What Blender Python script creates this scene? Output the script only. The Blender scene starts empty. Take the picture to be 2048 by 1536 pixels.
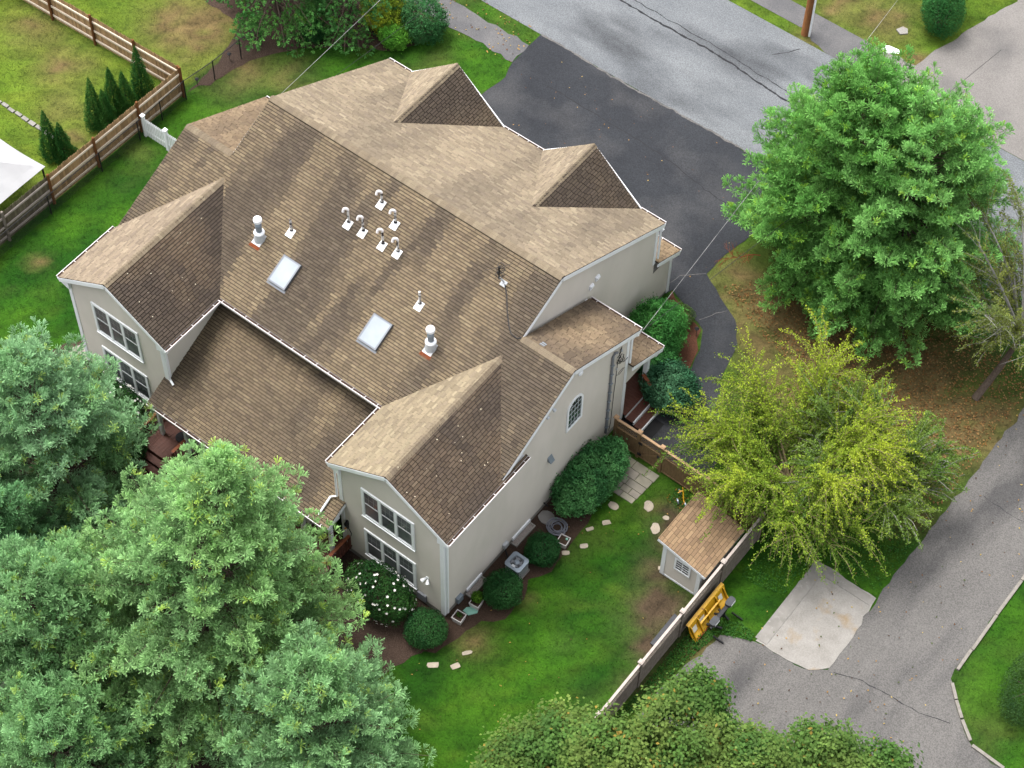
import bpy, math, numpy as np
from mathutils import Matrix, Vector
R_ = math.radians
sc = bpy.context.scene
COL = sc.collection

# ------------------------------------------------------------------ camera, sky, sun, exposure
cam = bpy.data.cameras.new('camera'); cam_ob = bpy.data.objects.new('camera', cam); COL.objects.link(cam_ob)
cam.sensor_width = 36; cam.lens = 4140.33 / 2048 * 36; cam.clip_start = 1; cam.clip_end = 2000
rt, dn, fw = (0.79147262, 0.61097946, 0.01658883), (0.51161298, -0.64741408, -0.56489572), (-0.33439984, 0.45558656, -0.82499553)
CAMP = (32.5137, -37.6645, 68.7451)
cam_ob.matrix_world = Matrix(((rt[0], -dn[0], -fw[0], CAMP[0]), (rt[1], -dn[1], -fw[1], CAMP[1]), (rt[2], -dn[2], -fw[2], CAMP[2]), (0, 0, 0, 1)))
sc.camera = cam_ob
sc.render.resolution_x, sc.render.resolution_y = 1024, 768

SUN_DIR = Vector((-0.34, 0.02, 1.0)).normalized()          # towards the sun
w = bpy.data.worlds.new('World'); sc.world = w; w.use_nodes = True
nt = w.node_tree; bg = nt.nodes['Background']
sky = nt.nodes.new('ShaderNodeTexSky'); sky.sky_type = 'NISHITA'; sky.sun_disc = False
sky.sun_elevation = math.asin(SUN_DIR.z); sky.sun_rotation = math.atan2(SUN_DIR.x, SUN_DIR.y)
sky.dust_density = 4.0; sky.air_density = 1.0; sky.ozone_density = 1.0
hs = nt.nodes.new('ShaderNodeHueSaturation'); hs.inputs['Saturation'].default_value = 0.18   # veiled, overcast sky
nt.links.new(sky.outputs[0], hs.inputs['Color']); nt.links.new(hs.outputs[0], bg.inputs[0])
bg.inputs[1].default_value = 0.15
sun = bpy.data.lights.new('sun', 'SUN'); sun.energy = 1.4; sun.angle = R_(25); sun.color = (1, 0.96, 0.9)
sun_ob = bpy.data.objects.new('sun', sun); COL.objects.link(sun_ob)
sun_ob.rotation_euler = SUN_DIR.to_track_quat('Z', 'Y').to_euler()
sc.view_settings.view_transform = 'Standard'; sc.view_settings.look = 'None'
sc.cycles.diffuse_bounces = 8; sc.cycles.max_bounces = 14
sc.view_settings.exposure = 1.62; sc.view_settings.gamma = 1

# ------------------------------------------------------------------ materials
ALB = .73
def mat(name, c1, c2=None, scale=6.0, rough=0.8, bump=0.0, bscale=40.0, attr=False, metal=0.0, spec=0.12, stretch=None, c3=None, s3=1.0, t3=(0.5, 0.7), detail=4, speck=0.0):
    if not attr or c1[0] < .6: c1, c2, c3 = [tuple(v * ALB for v in c) if c else c for c in (c1, c2, c3)]
    m = bpy.data.materials.new(name); m.use_nodes = True
    n, l = m.node_tree.nodes, m.node_tree.links
    b = n['Principled BSDF']; b.inputs['Roughness'].default_value = rough; b.inputs['Metallic'].default_value = metal
    b.inputs['Specular IOR Level'].default_value = spec
    geo = n.new('ShaderNodeNewGeometry'); pos = raw = geo.outputs['Position']
    if stretch:
        mp = n.new('ShaderNodeMapping'); mp.inputs['Scale'].default_value = stretch; l.new(pos, mp.inputs['Vector']); pos = mp.outputs[0]
    def noise(s, d=detail, v=None):
        t = n.new('ShaderNodeTexNoise'); t.inputs['Scale'].default_value = s; t.inputs['Detail'].default_value = d; l.new(v or pos, t.inputs['Vector']); return t
    def ramp(src, a, bb):
        r = n.new('ShaderNodeMapRange'); r.inputs['From Min'].default_value = a; r.inputs['From Max'].default_value = bb; l.new(src, r.inputs['Value']); return r.outputs[0]
    def mix(f, a, bb, mode='MIX'):
        x = n.new('ShaderNodeMix'); x.data_type = 'RGBA'; x.blend_type = mode
        if isinstance(f, (int, float)): x.inputs[0].default_value = f
        else: l.new(f, x.inputs[0])
        for k, v in ((6, a), (7, bb)):
            if isinstance(v, tuple): x.inputs[k].default_value = (*v, 1)
            else: l.new(v, x.inputs[k])
        return x.outputs[2]
    col = c1
    if c2: col = mix(ramp(noise(scale).outputs[0], 0.3, 0.7), c1, c2)
    if c3: col = mix(ramp(noise(s3, 6).outputs[0], *t3), col, c3)
    if speck:
        q = n.new('ShaderNodeMapRange'); q.inputs['From Min'].default_value = .3; q.inputs['From Max'].default_value = .7; q.inputs['To Min'].default_value = 1 - speck; q.inputs['To Max'].default_value = 1 + speck
        l.new(noise(20, 3, raw).outputs[0], q.inputs['Value']); col = mix(1.0, col, q.outputs[0], 'MULTIPLY')
    if attr:
        a = n.new('ShaderNodeAttribute'); a.attribute_name = 'Col'
        if c1 is None: col = a.outputs[0]
        else: col = mix(1.0, a.outputs[0], col, 'MULTIPLY')
    if isinstance(col, tuple): b.inputs['Base Color'].default_value = (*col, 1)
    else: l.new(col, b.inputs['Base Color'])
    if bump:
        bp = n.new('ShaderNodeBump'); bp.inputs['Strength'].default_value = bump; bp.inputs['Distance'].default_value = 0.02
        l.new(noise(bscale, 3, raw).outputs[0], bp.inputs['Height']); l.new(bp.outputs[0], b.inputs['Normal'])
    return m

def leafmat(name, trans=0.25, rough=0.55):
    m = bpy.data.materials.new(name); m.use_nodes = True
    n, l = m.node_tree.nodes, m.node_tree.links
    b = n['Principled BSDF']; b.inputs['Roughness'].default_value = rough; b.inputs['Specular IOR Level'].default_value = 0.06
    a = n.new('ShaderNodeAttribute'); a.attribute_name = 'Col'; l.new(a.outputs[0], b.inputs['Base Color'])
    t = n.new('ShaderNodeBsdfTranslucent'); l.new(a.outputs[0], t.inputs['Color'])
    x = n.new('ShaderNodeMixShader'); x.inputs[0].default_value = trans
    l.new(b.outputs[0], x.inputs[1]); l.new(t.outputs[0], x.inputs[2]); l.new(x.outputs[0], n['Material Output'].inputs[0])
    return m

def shinglemat():
    m = bpy.data.materials.new('asphalt_shingle'); m.use_nodes = True
    n, l = m.node_tree.nodes, m.node_tree.links
    b = n['Principled BSDF']; b.inputs['Roughness'].default_value = 0.9; b.inputs['Specular IOR Level'].default_value = 0.05
    a = n.new('ShaderNodeAttribute'); a.attribute_name = 'Col'
    g = n.new('ShaderNodeTexNoise'); g.inputs['Scale'].default_value = 55; g.inputs['Detail'].default_value = 3
    geo = n.new('ShaderNodeNewGeometry'); l.new(geo.outputs['Position'], g.inputs['Vector'])
    r = n.new('ShaderNodeMapRange'); r.inputs['From Min'].default_value = .3; r.inputs['From Max'].default_value = .7; r.inputs['To Min'].default_value = .78; r.inputs['To Max'].default_value = 1.18
    l.new(g.outputs[0], r.inputs['Value'])
    x = n.new('ShaderNodeMix'); x.data_type = 'RGBA'; x.blend_type = 'MULTIPLY'; x.inputs[0].default_value = 1
    l.new(a.outputs[0], x.inputs[6]); l.new(r.outputs[0], x.inputs[7]); l.new(x.outputs[2], b.inputs['Base Color'])
    bp = n.new('ShaderNodeBump'); bp.inputs['Strength'].default_value = .35; bp.inputs['Distance'].default_value = .01
    l.new(g.outputs[0], bp.inputs['Height']); l.new(bp.outputs[0], b.inputs['Normal'])
    return m

M = dict(
    shingle=shinglemat(),
    deckboard_under=mat('roof_deck', (.018, .014, .011)),
    siding=mat('vinyl_siding', (.60, .555, .495), (.65, .60, .54), 1.2, .55, spec=.35, c3=(.55, .515, .455), s3=.8, t3=(.46, .8), stretch=(1, 1, .5)),
    white=mat('white_trim', (.98, 1.0, 1.03), (.92, .94, .97), 3, .5, spec=.4),
    gutter=mat('gutter_white', (.78, .74, .74), (.68, .64, .64), 5, .45, spec=.4),
    litter=mat('leaf_litter', (.035, .02, .016), (.08, .05, .035), 18, .95),
    sash=mat('window_sash', (.62, .64, .66), None, rough=.45),
    screen=mat('window_glass', (.07, .076, .085), (.19, .20, .21), .9, .1, spec=.7),  # pale blotches stand in for reflections on the opaque panes
    greenglass=mat('arched_glass', (.010, .028, .026), (.03, .07, .062), 2.0, .06, spec=.8),
    metal=mat('galvanized_metal', (.30, .35, .40), (.24, .28, .33), 8, .42, metal=.4),
    whitemetal=mat('pale_metal', (.58, .60, .62), (.48, .50, .52), 7, .45, metal=.2),
    rust=mat('rusty_plate', (.20, .055, .022), (.13, .035, .015), 9, .9),
    pipe=mat('mottled_pipe', (.74, .72, .70), None, c3=(.03, .02, .025), s3=7, t3=(.5, .56), rough=.6),
    black=mat('black_rubber', (.012, .012, .013), None, rough=.5),
    blackmetal=mat('black_metal', (.02, .02, .022), (.035, .035, .038), 9, .4, metal=.3),
    greyplastic=mat('grey_plastic', (.22, .23, .25), None, rough=.5),
    darkplastic=mat('dark_plastic', (.045, .048, .055), (.06, .063, .07), 5, .45),
    skypane=mat('skylight_pane', (.30, .34, .38), (.21, .245, .285), .9, .08, spec=.8),
    skyframe=mat('skylight_frame', (.17, .18, .20), None, rough=.4, metal=.4),
    concrete=mat('concrete', (.27, .255, .238), (.20, .19, .175), 2.4, .9, .25, 60, c3=(.30, .29, .27), s3=9, t3=(.58, .75)),
    padmat=mat('pale_concrete', (.29, .276, .258), (.225, .212, .195), 1.6, .9, .3, 50, c3=(.24, .165, .085), s3=.75, t3=(.54, .68), speck=.12),
    found=mat('foundation', (.36, .34, .31), (.28, .265, .24), 5, .9, .2),
    newasphalt=mat('new_asphalt', (.026, .028, .033), (.038, .041, .047), .35, .85, .5, 90, c3=(.085, .084, .087), s3=.3, t3=(.48, .85), detail=7, speck=.25, spec=.1),
    street=mat('street_asphalt', (.130, .139, .150), (.175, .184, .194), .4, .9, .6, 70, c3=(.060, .064, .070), s3=.3, t3=(.49, .72), stretch=(.55, 1.25, 1), detail=9, speck=.3, spec=.1),
    oldasphalt=mat('old_asphalt', (.116, .111, .107), (.162, .154, .147), .5, .9, .6, 70, c3=(.074, .072, .072), s3=.5, t3=(.48, .68), detail=9, speck=.3, stretch=(1.1, .35, 1)),
    paleasphalt=mat('pale_asphalt', (.165, .154, .147), (.20, .187, .178), .6, .9, .5, 70, c3=(.10, .097, .097), s3=.25, t3=(.54, .78), detail=8, speck=.18),
    walk=mat('sidewalk_asphalt', (.095, .095, .100), (.138, .134, .135), .7, .9, .5, 70, detail=7, speck=.18),
    tar=mat('crack_tar', (.025, .025, .028), None, rough=.8),
    mulch=mat('bark_mulch', (.030, .019, .015), (.075, .050, .038), 26, .95, .9, 45, c3=(.13, .09, .066), s3=40, t3=(.58, .66)),
    redmulch=mat('red_mulch', (.060, .026, .016), (.13, .056, .034), 30, .95, .9, 50),
    soil=mat('dark_soil', (.035, .022, .016), (.07, .045, .032), 20, .95, .6, 40),
    lawn=mat('lawn_turf', (.72, .72, .72), (1.25, 1.25, 1.2), 14, .95, .6, 60, attr=True, c3=(.6, .62, .6), s3=4, t3=(.5, .68)),
    grass=leafmat('grass_blades', .2, .6),
    leaf=leafmat('foliage', .42, .5), needle=leafmat('pine_needles', .5, .55),
    bark=mat('bark', (.075, .055, .042), (.13, .10, .08), 14, .95, .8, 30),
    greybark=mat('lichen_bark', (.26, .25, .235), (.36, .35, .33), 10, .95),
    twig=mat('twig_bark', (.20, .16, .09), (.28, .23, .13), 10, .9),
    petal=leafmat('white_petals', .2, .6),
    fence=mat('stockade_wood', (.45, .295, .15), (.35, .23, .12), 5, .85, .3, 30, attr=True, stretch=(4, 4, .6)),
    newwood=mat('cedar_wood', (.27, .175, .092), (.19, .125, .068), 4, .75, .2, 30, stretch=(3, 3, 1)),
    capwood=mat('cedar_cap', (.50, .33, .20), (.42, .27, .16), 4, .75),
    greywood=mat('weathered_wood', (.26, .225, .19), (.17, .145, .122), 6, .9, .4, 40),
    greycap=mat('weathered_cap', (.47, .41, .375), (.38, .33, .30), 5, .85),
    rail=mat('rail_wood', (.80, .69, .56), (.68, .57, .45), 6, .85),
    redwood=mat('stained_deck', (.085, .026, .016), (.13, .045, .028), 5, .6, spec=.35, stretch=(1, 6, 1)),
    paver=mat('bluestone', (.23, .215, .185), (.31, .285, .24), 2.5, .9, .3, 40, attr=True),
    stone=mat('flagstone', (.33, .285, .225), (.41, .355, .285), 4, .9, .3, 30),
    yellow=mat('plow_yellow', (.72, .40, .012), (.62, .33, .01), 3, .4, spec=.5, c3=(.30, .12, .02), s3=5, t3=(.60, .68)),
    plowwhite=mat('plow_decal', (.75, .73, .64), None, rough=.5),
    hose=mat('hose', (.17, .18, .215), (.25, .26, .30), 12, .5),
    planter=mat('planter_plastic', (.72, .68, .67), (.60, .56, .55), 5, .5),
    greenblock=mat('splash_block', (.22, .45, .36), (.28, .50, .42), 5, .7),
    canvas=mat('white_canvas', (.40, .40, .41), (.35, .35, .36), 1.5, .8),
    pole=mat('pole_wood', (.20, .085, .03), (.13, .055, .022), 7, .85, .3, 30, stretch=(3, 3, .4)),
    granite=mat('granite', (.26, .24, .215), (.19, .175, .155), 7, .9, .4, 40),
    wire=mat('wire_cable', (.03, .03, .032), None, rough=.5),
    palewire=mat('pale_cable', (.55, .54, .54), (.10, .10, .10), 1.6, .5),
    brass=mat('warm_lamp', (.45, .25, .08), None, rough=.4),
    gravel=mat('gravel', (.42, .38, .35), (.24, .20, .18), 28, .95, .8, 40),
    leafdry=leafmat('dry_leaves', .1, .8),
)

# ------------------------------------------------------------------ builders
def link(name, me, m, parent=None):
    o = bpy.data.objects.new(name, me); COL.objects.link(o)
    if m is not None and not me.materials: me.materials.append(M[m] if isinstance(m, str) else m)
    if parent is not None:
        adopt(o, parent)
    return o
def adopt(o, parent):          # parts keep world coordinates: only a top-level parent carries an offset
    o.parent = parent; o.matrix_parent_inverse = Matrix.Translation(-parent.location) if parent.parent is None else Matrix()
    return o
def tag(o, label=None, cat=None, group=None, kind=None):
    for k, v in (('label', label), ('category', cat), ('group', group), ('kind', kind)):
        if v: o[k] = v
    return o
def thing(name, label, cat, loc=(0, 0, 0), group=None):
    o = bpy.data.objects.new(name, None); COL.objects.link(o); o.location = loc; o.empty_display_size = .2
    return tag(o, label, cat, group)

class MB:
    def __init__(s): s.v, s.f, s.c = [], [], []
    def poly(s, pts, col=None):
        k = len(s.v); s.v += [tuple(map(float, p)) for p in pts]; s.f.append(tuple(range(k, k + len(pts))))
        if col is not None: s.c += [col] * len(pts)
        return s
    def mesh(s, vs, fs, col=None):
        k = len(s.v); s.v += [tuple(map(float, p)) for p in vs]; s.f += [tuple(i + k for i in f) for f in fs]
        if col is not None: s.c += [col] * len(vs)
        return s
    BF = ((0, 3, 2, 1), (4, 5, 6, 7), (0, 1, 5, 4), (1, 2, 6, 5), (2, 3, 7, 6), (3, 0, 4, 7))
    def box(s, x0, x1, y0, y1, z0, z1, col=None):
        return s.mesh([(x0, y0, z0), (x1, y0, z0), (x1, y1, z0), (x0, y1, z0), (x0, y0, z1), (x1, y0, z1), (x1, y1, z1), (x0, y1, z1)], s.BF, col)
    def bar(s, p, q, wd, ht, up=(0, 0, 1), col=None):
        p, q = Vector(p), Vector(q); d = (q - p).normalized(); sd = d.cross(Vector(up)).normalized(); u = sd.cross(d)
        a, b = sd * wd / 2, u * ht / 2
        return s.mesh([p - a - b, p + a - b, p + a + b, p - a + b, q - a - b, q + a - b, q + a + b, q - a + b],
                      ((0, 1, 2, 3), (7, 6, 5, 4), (0, 4, 5, 1), (1, 5, 6, 2), (2, 6, 7, 3), (3, 7, 4, 0)), col)
    def prism(s, pts, z0, z1, col=None):
        n = len(pts); vs = [(x, y, z0) for x, y in pts] + [(x, y, z1) for x, y in pts]
        return s.mesh(vs, [tuple(range(n))[::-1], tuple(range(n, 2 * n))] + [(i, (i + 1) % n, (i + 1) % n + n, i + n) for i in range(n)], col)
    def tube(s, pts, r, n=8, cap=True, col=None):
        pts = [Vector(p) for p in pts]; rs = r if isinstance(r, (list, tuple)) else [r] * len(pts)
        vs, fs = [], []
        for i, p in enumerate(pts):
            d = (pts[min(i + 1, len(pts) - 1)] - pts[max(i - 1, 0)]).normalized()
            ref = Vector((0, 0, 1)) if abs(d.z) < .9 else Vector((1, 0, 0))
            a = d.cross(ref).normalized(); b = d.cross(a)
            for k in range(n):
                t = 2 * math.pi * k / n; vs.append(p + (a * math.cos(t) + b * math.sin(t)) * rs[i])
        for i in range(len(pts) - 1):
            for k in range(n):
                fs.append((i * n + k, i * n + (k + 1) % n, (i + 1) * n + (k + 1) % n, (i + 1) * n + k))
        if cap: fs += [tuple(range(n)), tuple(range((len(pts) - 1) * n, len(pts) * n))[::-1]]
        return s.mesh(vs, fs, col)
    def lathe(s, c, prof, n=16, axis=None, col=None):
        c = Vector(c); z = Vector(axis or (0, 0, 1)).normalized(); x = z.orthogonal().normalized(); y = z.cross(x)
        vs = [c + z * h + (x * math.cos(2 * math.pi * k / n) + y * math.sin(2 * math.pi * k / n)) * r for r, h in prof for k in range(n)]
        fs = [(i * n + k, i * n + (k + 1) % n, (i + 1) * n + (k + 1) % n, (i + 1) * n + k) for i in range(len(prof) - 1) for k in range(n)]
        fs += [tuple(range(n))[::-1], tuple(range((len(prof) - 1) * n, len(prof) * n))]
        return s.mesh(vs, fs, col)
    def build(s, name, m, parent=None, smooth=False):
        me = bpy.data.meshes.new(name); me.from_pydata(s.v, [], s.f)
        if s.c:
            at = me.color_attributes.new('Col', 'FLOAT_COLOR', 'POINT'); at.data.foreach_set('color', np.array([(*c, 1.0) for c in s.c], np.float32).ravel())
        if smooth: me.polygons.foreach_set('use_smooth', [True] * len(me.polygons))
        me.update(); return link(name, me, m, parent)

def fast(name, V, F, m, parent=None, col=None):
    """big mesh from arrays: V (n,3), F (m,k) constant k, col (n,3)"""
    V = np.asarray(V, np.float32); F = np.asarray(F, np.int32)
    me = bpy.data.meshes.new(name); k = F.shape[1]
    me.vertices.add(len(V)); me.vertices.foreach_set('co', V.ravel())
    me.loops.add(F.size); me.loops.foreach_set('vertex_index', F.ravel())
    me.polygons.add(len(F)); me.polygons.foreach_set('loop_start', np.arange(0, F.size, k, dtype=np.int32)); me.polygons.foreach_set('loop_total', np.full(len(F), k, np.int32))
    if col is not None:
        at = me.color_attributes.new('Col', 'FLOAT_COLOR', 'POINT')
        at.data.foreach_set('color', np.concatenate([np.asarray(col, np.float32), np.ones((len(V), 1), np.float32)], 1).ravel())
    me.update(calc_edges=True); me.validate()
    return link(name, me, m, parent)

def hsh(i, j, s): 
    n = np.sin(i * 127.1 + j * 311.7 + s * 74.7) * 43758.5453
    return n - np.floor(n)
def vnoise(x, y, s=0):
    x = np.asarray(x, float); y = np.asarray(y, float); i, j = np.floor(x), np.floor(y); u, v = x - i, y - j
    u, v = u * u * (3 - 2 * u), v * v * (3 - 2 * v)
    return (hsh(i, j, s) * (1 - u) + hsh(i + 1, j, s) * u) * (1 - v) + (hsh(i, j + 1, s) * (1 - u) + hsh(i + 1, j + 1, s) * u) * v
def fbm(x, y, s=0, o=3): return sum(vnoise(x * 2 ** k, y * 2 ** k, s + k * 7) / 2 ** (k + 1) for k in range(o)) / (1 - .5 ** o)
def inpoly(x, y, P):
    x = np.asarray(x, float); y = np.asarray(y, float); r = np.zeros(x.shape, bool); n = len(P)
    for i in range(n):
        (x0, y0), (x1, y1) = P[i], P[(i + 1) % n]
        if y0 == y1: continue
        c = ((y0 > y) != (y1 > y)) & (x < (x1 - x0) * (y - y0) / (y1 - y0) + x0); r ^= c
    return r
def clip(poly, P):
    """clip a 2D polygon by convex ccw polygon P"""
    out = poly; n = len(P)
    for i in range(n):
        ax, ay = P[i]; bx, by = P[(i + 1) % n]; inp = out; out = []
        if not inp: return []
        sd = [(bx - ax) * (q[1] - ay) - (by - ay) * (q[0] - ax) for q in inp]
        for k in range(len(inp)):
            a, b, sa, sb = inp[k - 1], inp[k], sd[k - 1], sd[k]
            if sb >= -1e-9:
                if sa < -1e-9: t = sa / (sa - sb); out.append((a[0] + (b[0] - a[0]) * t, a[1] + (b[1] - a[1]) * t))
                out.append(b)
            elif sa >= -1e-9: t = sa / (sa - sb); out.append((a[0] + (b[0] - a[0]) * t, a[1] + (b[1] - a[1]) * t))
    return out
def ccw(P):
    a = sum(P[i - 1][0] * P[i][1] - P[i][0] * P[i - 1][1] for i in range(len(P)))
    return P if a > 0 else P[::-1]
def rough_edge(P, step=.35, amp=.06, seed=0):
    """subdivide polygon edges with a small wobble so that edges read as worn"""
    rg = np.random.default_rng(seed); out = []
    for i in range(len(P)):
        a, b = np.array(P[i]), np.array(P[(i + 1) % len(P)]); L = np.linalg.norm(b - a)
        if L > 40: out.append(tuple(a)); continue
        n = max(1, int(L / step)); nv = np.array([-(b - a)[1], (b - a)[0]]) / max(L, 1e-6)
        for k in range(n): out.append(tuple(a + (b - a) * k / n + (nv * rg.normal(0, amp) if k else 0)))
    return out
# ------------------------------------------------------------------ the setting: ground, roads, beds
STREET = [(-90, 16.38), (90, 16.38), (90, 23.5), (-90, 23.5)]
DRIVE = [(-6.1, 16.36), (-6.1, 15.5), (-6.06, 14.2), (-5.76, 13.3), (-5.94, 11.9), (-6.1, 7.9), (6.9, 7.9), (7.0, 8.2), (8.1, 7.73), (9.15, 7.28), (9.64, 6.38),
         (9.83, 5.6), (10.4, 4.0), (10.5, 3.5), (10.2, 2.9), (9.0, 2.9), (9.0, 1.3), (9.3, .78), (13.6, .7), (13.2, 2.5), (12.2, 4.2), (11.15, 5.66), (10.7, 7.54),
         (9.91, 8.53), (8.77, 9.1), (7.63, 9.76), (7.67, 11.1), (7.9, 12.2), (8.6, 16.36)]
WALK_L = [(-45, 14.1), (-6.08, 14.2), (-6.12, 15.5), (-9.6, 15.55), (-45, 15.6)]
WALK_R = [(-45, 24.3), (3.0, 24.15), (4.6, 23.52), (6.23, 23.52), (6.2, 25.3), (-45, 25.5)]
NDRIVE = [(6.25, 23.52), (60, 23.52), (60, 60), (17, 60), (8.45, 26.4), (8.3, 25.4), (6.22, 25.3)]
BED_FRONT = [(-16.25, 3.7), (-15.75, 5.1), (-15.2, 7.2), (-14.1, 8.95), (-12.4, 10.3), (-10.6, 11.5), (-10.0, 12.6), (-9.7, 14.05), (-30, 14.05), (-30, 9.5), (-17.2, 8.3), (-16.5, 6.3)]
BED_RIGHT = [(9.0, -11.4), (9.8, -11.0), (10.1, -9.6), (10.3, -8.9), (10.95, -8.3), (11.0, -7.2), (10.6, -6.4), (11.1, -5.6), (11.0, -4.6), (10.9, -3.4), (10.7, -1.6), (10.55, -.6), (9.0, .6)]
BED_ENTRY = [(7.0, 8.15), (8.05, 7.68), (9.1, 7.23), (9.59, 6.33), (9.78, 5.55), (10.35, 4.0), (10.4, 3.5), (10.1, 3.0), (7.0, 3.0)]
BED_REAR = [(-10.4, -8.6), (-9.2, -9.0), (-9.2, -9.4), (9.0, -9.4), (9.4, -11.3), (8.6, -13.5), (7.5, -16), (9, -20), (9, -34), (-38, -34), (-38, -15), (-20, -13), (-11.5, -11.5)]
LOT = [(21.55, 16.36), (21.5, 6), (21.45, 1.2), (21.6, -2.6), (20.9, -3.1), (18.83, -3.3), (17.65, -3.86), (17.33, -5.7), (17.14, -7.64), (17.2, -12), (17.3, -30), (50, -30), (50, -9), (30, -2.4), (28.7, -2.05), (27.35, -1.95),
       (26.5, -1.3), (25.36, -.1), (25.28, .3), (25.28, 16.36)]
PAD = [(18.72, 1.05), (21.41, 1.05), (21.62, -1.2), (21.6, -2.5), (21.05, -3.05), (20.2, -3.2), (18.83, -3.25)]
HOUSE_FP = [(-9.2, -9.7), (9.2, -9.7), (9.2, 1.6), (7, 1.6), (7, 8.1), (-7, 8.1), (-7, 1.6), (-9.2, 1.6)]

g = MB().poly([(-400, -400, -.03), (400, -400, -.03), (400, 400, -.03), (-400, 400, -.03)]).build('ground', 'soil'); tag(g, kind='structure')

SPOTS = [(-18.7, 6.9, 1.9, 1.0), (-19.6, 6.4, 1.2, .7), (-18.2, 9, 1.4, .9), (-15.2, 6.4, 1.3, .55), (-13.6, 7.4, 1.0, .4), (-14.65, -7.1, .35, .7), (-21.6, 1.6, 1.3, .6), (-24.3, 2.2, 1.4, .55), (-18.3, -1.4, .6, .8), (-20, -.5, 1.2, .3),
         (15.2, -4.3, 1.0, 1.0), (14.4, -3.2, .8, .8), (15.9, -5.9, .6, .9), (13.3, -.9, .8, .8), (16.0, -7.6, .4, .5), (13.9, -1.8, .7, .7), (5.6, 27, 1.6, .65), (3.6, 26.6, 1.4, .6), (8.3, 25.8, .5, .9), (9.0, 10.3, 1.6, .75), (12, 10, 3.0, .9), (16, 9, 4, .95), (20.3, 10, 2.2, .9), (20.2, 8.2, 1.3, .8), (20.6, 5.0, .9, .6),
         (10.5, -9.7, .7, .7), (11.2, -7.2, .35, .5), (3.6, 23.9, .7, .6), (17.6, -4.8, .6, .5), (17.0, -7.2, .8, .8), (-12.2, 12.2, .8, .3)]
def dry(x, y):
    x = np.asarray(x, float); y = np.asarray(y, float); d = np.zeros(x.shape)
    for a, b, r, k in SPOTS: d = np.maximum(d, k * np.exp(-((x - a) ** 2 + (y - b) ** 2) / (1.1 * r * r)))
    d = d * (.15 + 1.6 * fbm(x * 1.7, y * 1.7, 5, 4)); d += .35 * np.clip(fbm(x * .45, y * .45, 9) - .58, 0, 1) * 2
    return np.clip(d, 0, 1)
def turf(x, y):
    n = fbm(x * .6, y * .6, 2); k = fbm(x * 2.1, y * 2.1, 3)
    dk = np.array([.014, .068, .004]); lt = np.array([.048, .138, .007]); yl = np.array([.140, .198, .020]); br = np.array([.16, .115, .050]); dirt = np.array([.085, .060, .038])
    t = np.clip(n * 1.7 - .45, 0, 1)[:, None]; c = dk * (1 - t) + lt * t
    west = (np.asarray(x) < -16.35); yy = (np.where(west, .72, .0) + np.where((np.asarray(y) > 23), .45, 0))[:, None] * (.5 + .9 * k[:, None]); yy = np.clip(yy + .35 * np.clip(k[:, None] * 2.2 - 1.25, 0, 1), 0, 1)
    c = c * (1 - yy) + yl * yy
    d = dry(x, y)[:, None]; inner = ((np.asarray(x) > 12.5) & (np.asarray(x) < 16.6) & (np.asarray(y) < .6))[:, None]
    b = np.where(inner, dirt, br); s = np.clip(d * 1.35, 0, 1)
    return (c * (1 - s) + b * s) * .60 * (.55 + .9 * fbm(np.asarray(x) * 4.3, np.asarray(y) * 4.3, 13, 2))[:, None]
st = .45; gx = np.arange(-42, 46, st); gy = np.arange(-34, 46, st); X, Y = np.meshgrid(gx, gy)
V = np.stack([X.ravel(), Y.ravel(), np.zeros(X.size)], 1); nx = len(gx)
idx = np.arange(X.size).reshape(X.shape)
F = np.stack([idx[:-1, :-1].ravel(), idx[:-1, 1:].ravel(), idx[1:, 1:].ravel(), idx[1:, :-1].ravel()], 1)
o = fast('lawn', V, F, 'lawn', col=turf(V[:, 0], V[:, 1])); tag(o, kind='structure')

def sheet(name, P, z, m, edge=None, seed=1, th=None):
    if edge: P = rough_edge(P, .35, edge, seed)
    b = MB()
    if th: b.prism(ccw(P), z - th, z)
    else: b.poly([(x, y, z) for x, y in ccw(P)])
    return tag(b.build(name, m), kind='structure')
sheet('street', STREET, .012, 'street')
sheet('driveway', DRIVE, .020, 'newasphalt', .025)
sheet('sidewalk', WALK_L, .016, 'walk', .05, 2)
sheet('sidewalk', WALK_R, .016, 'walk', .04, 3)
sheet('neighbour_driveway', NDRIVE, .018, 'paleasphalt', .05, 4)
sheet('parking_lot', LOT, .014, 'oldasphalt', .05, 5)
sheet('mulch_bed', BED_FRONT, .010, 'mulch', .06, 6)
sheet('mulch_bed', BED_RIGHT, .009, 'soil', .07, 7)
sheet('mulch_bed', BED_ENTRY, .011, 'redmulch', .05, 8)
sheet('pine_straw_bed', BED_REAR, .008, 'mulch', .1, 9)
sheet('gravel_patch', [(-10.6, -9.6), (-9.3, -9.9), (-9.3, -7.9), (-9.9, -8.2)], .011, 'gravel', .06, 10)

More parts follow.
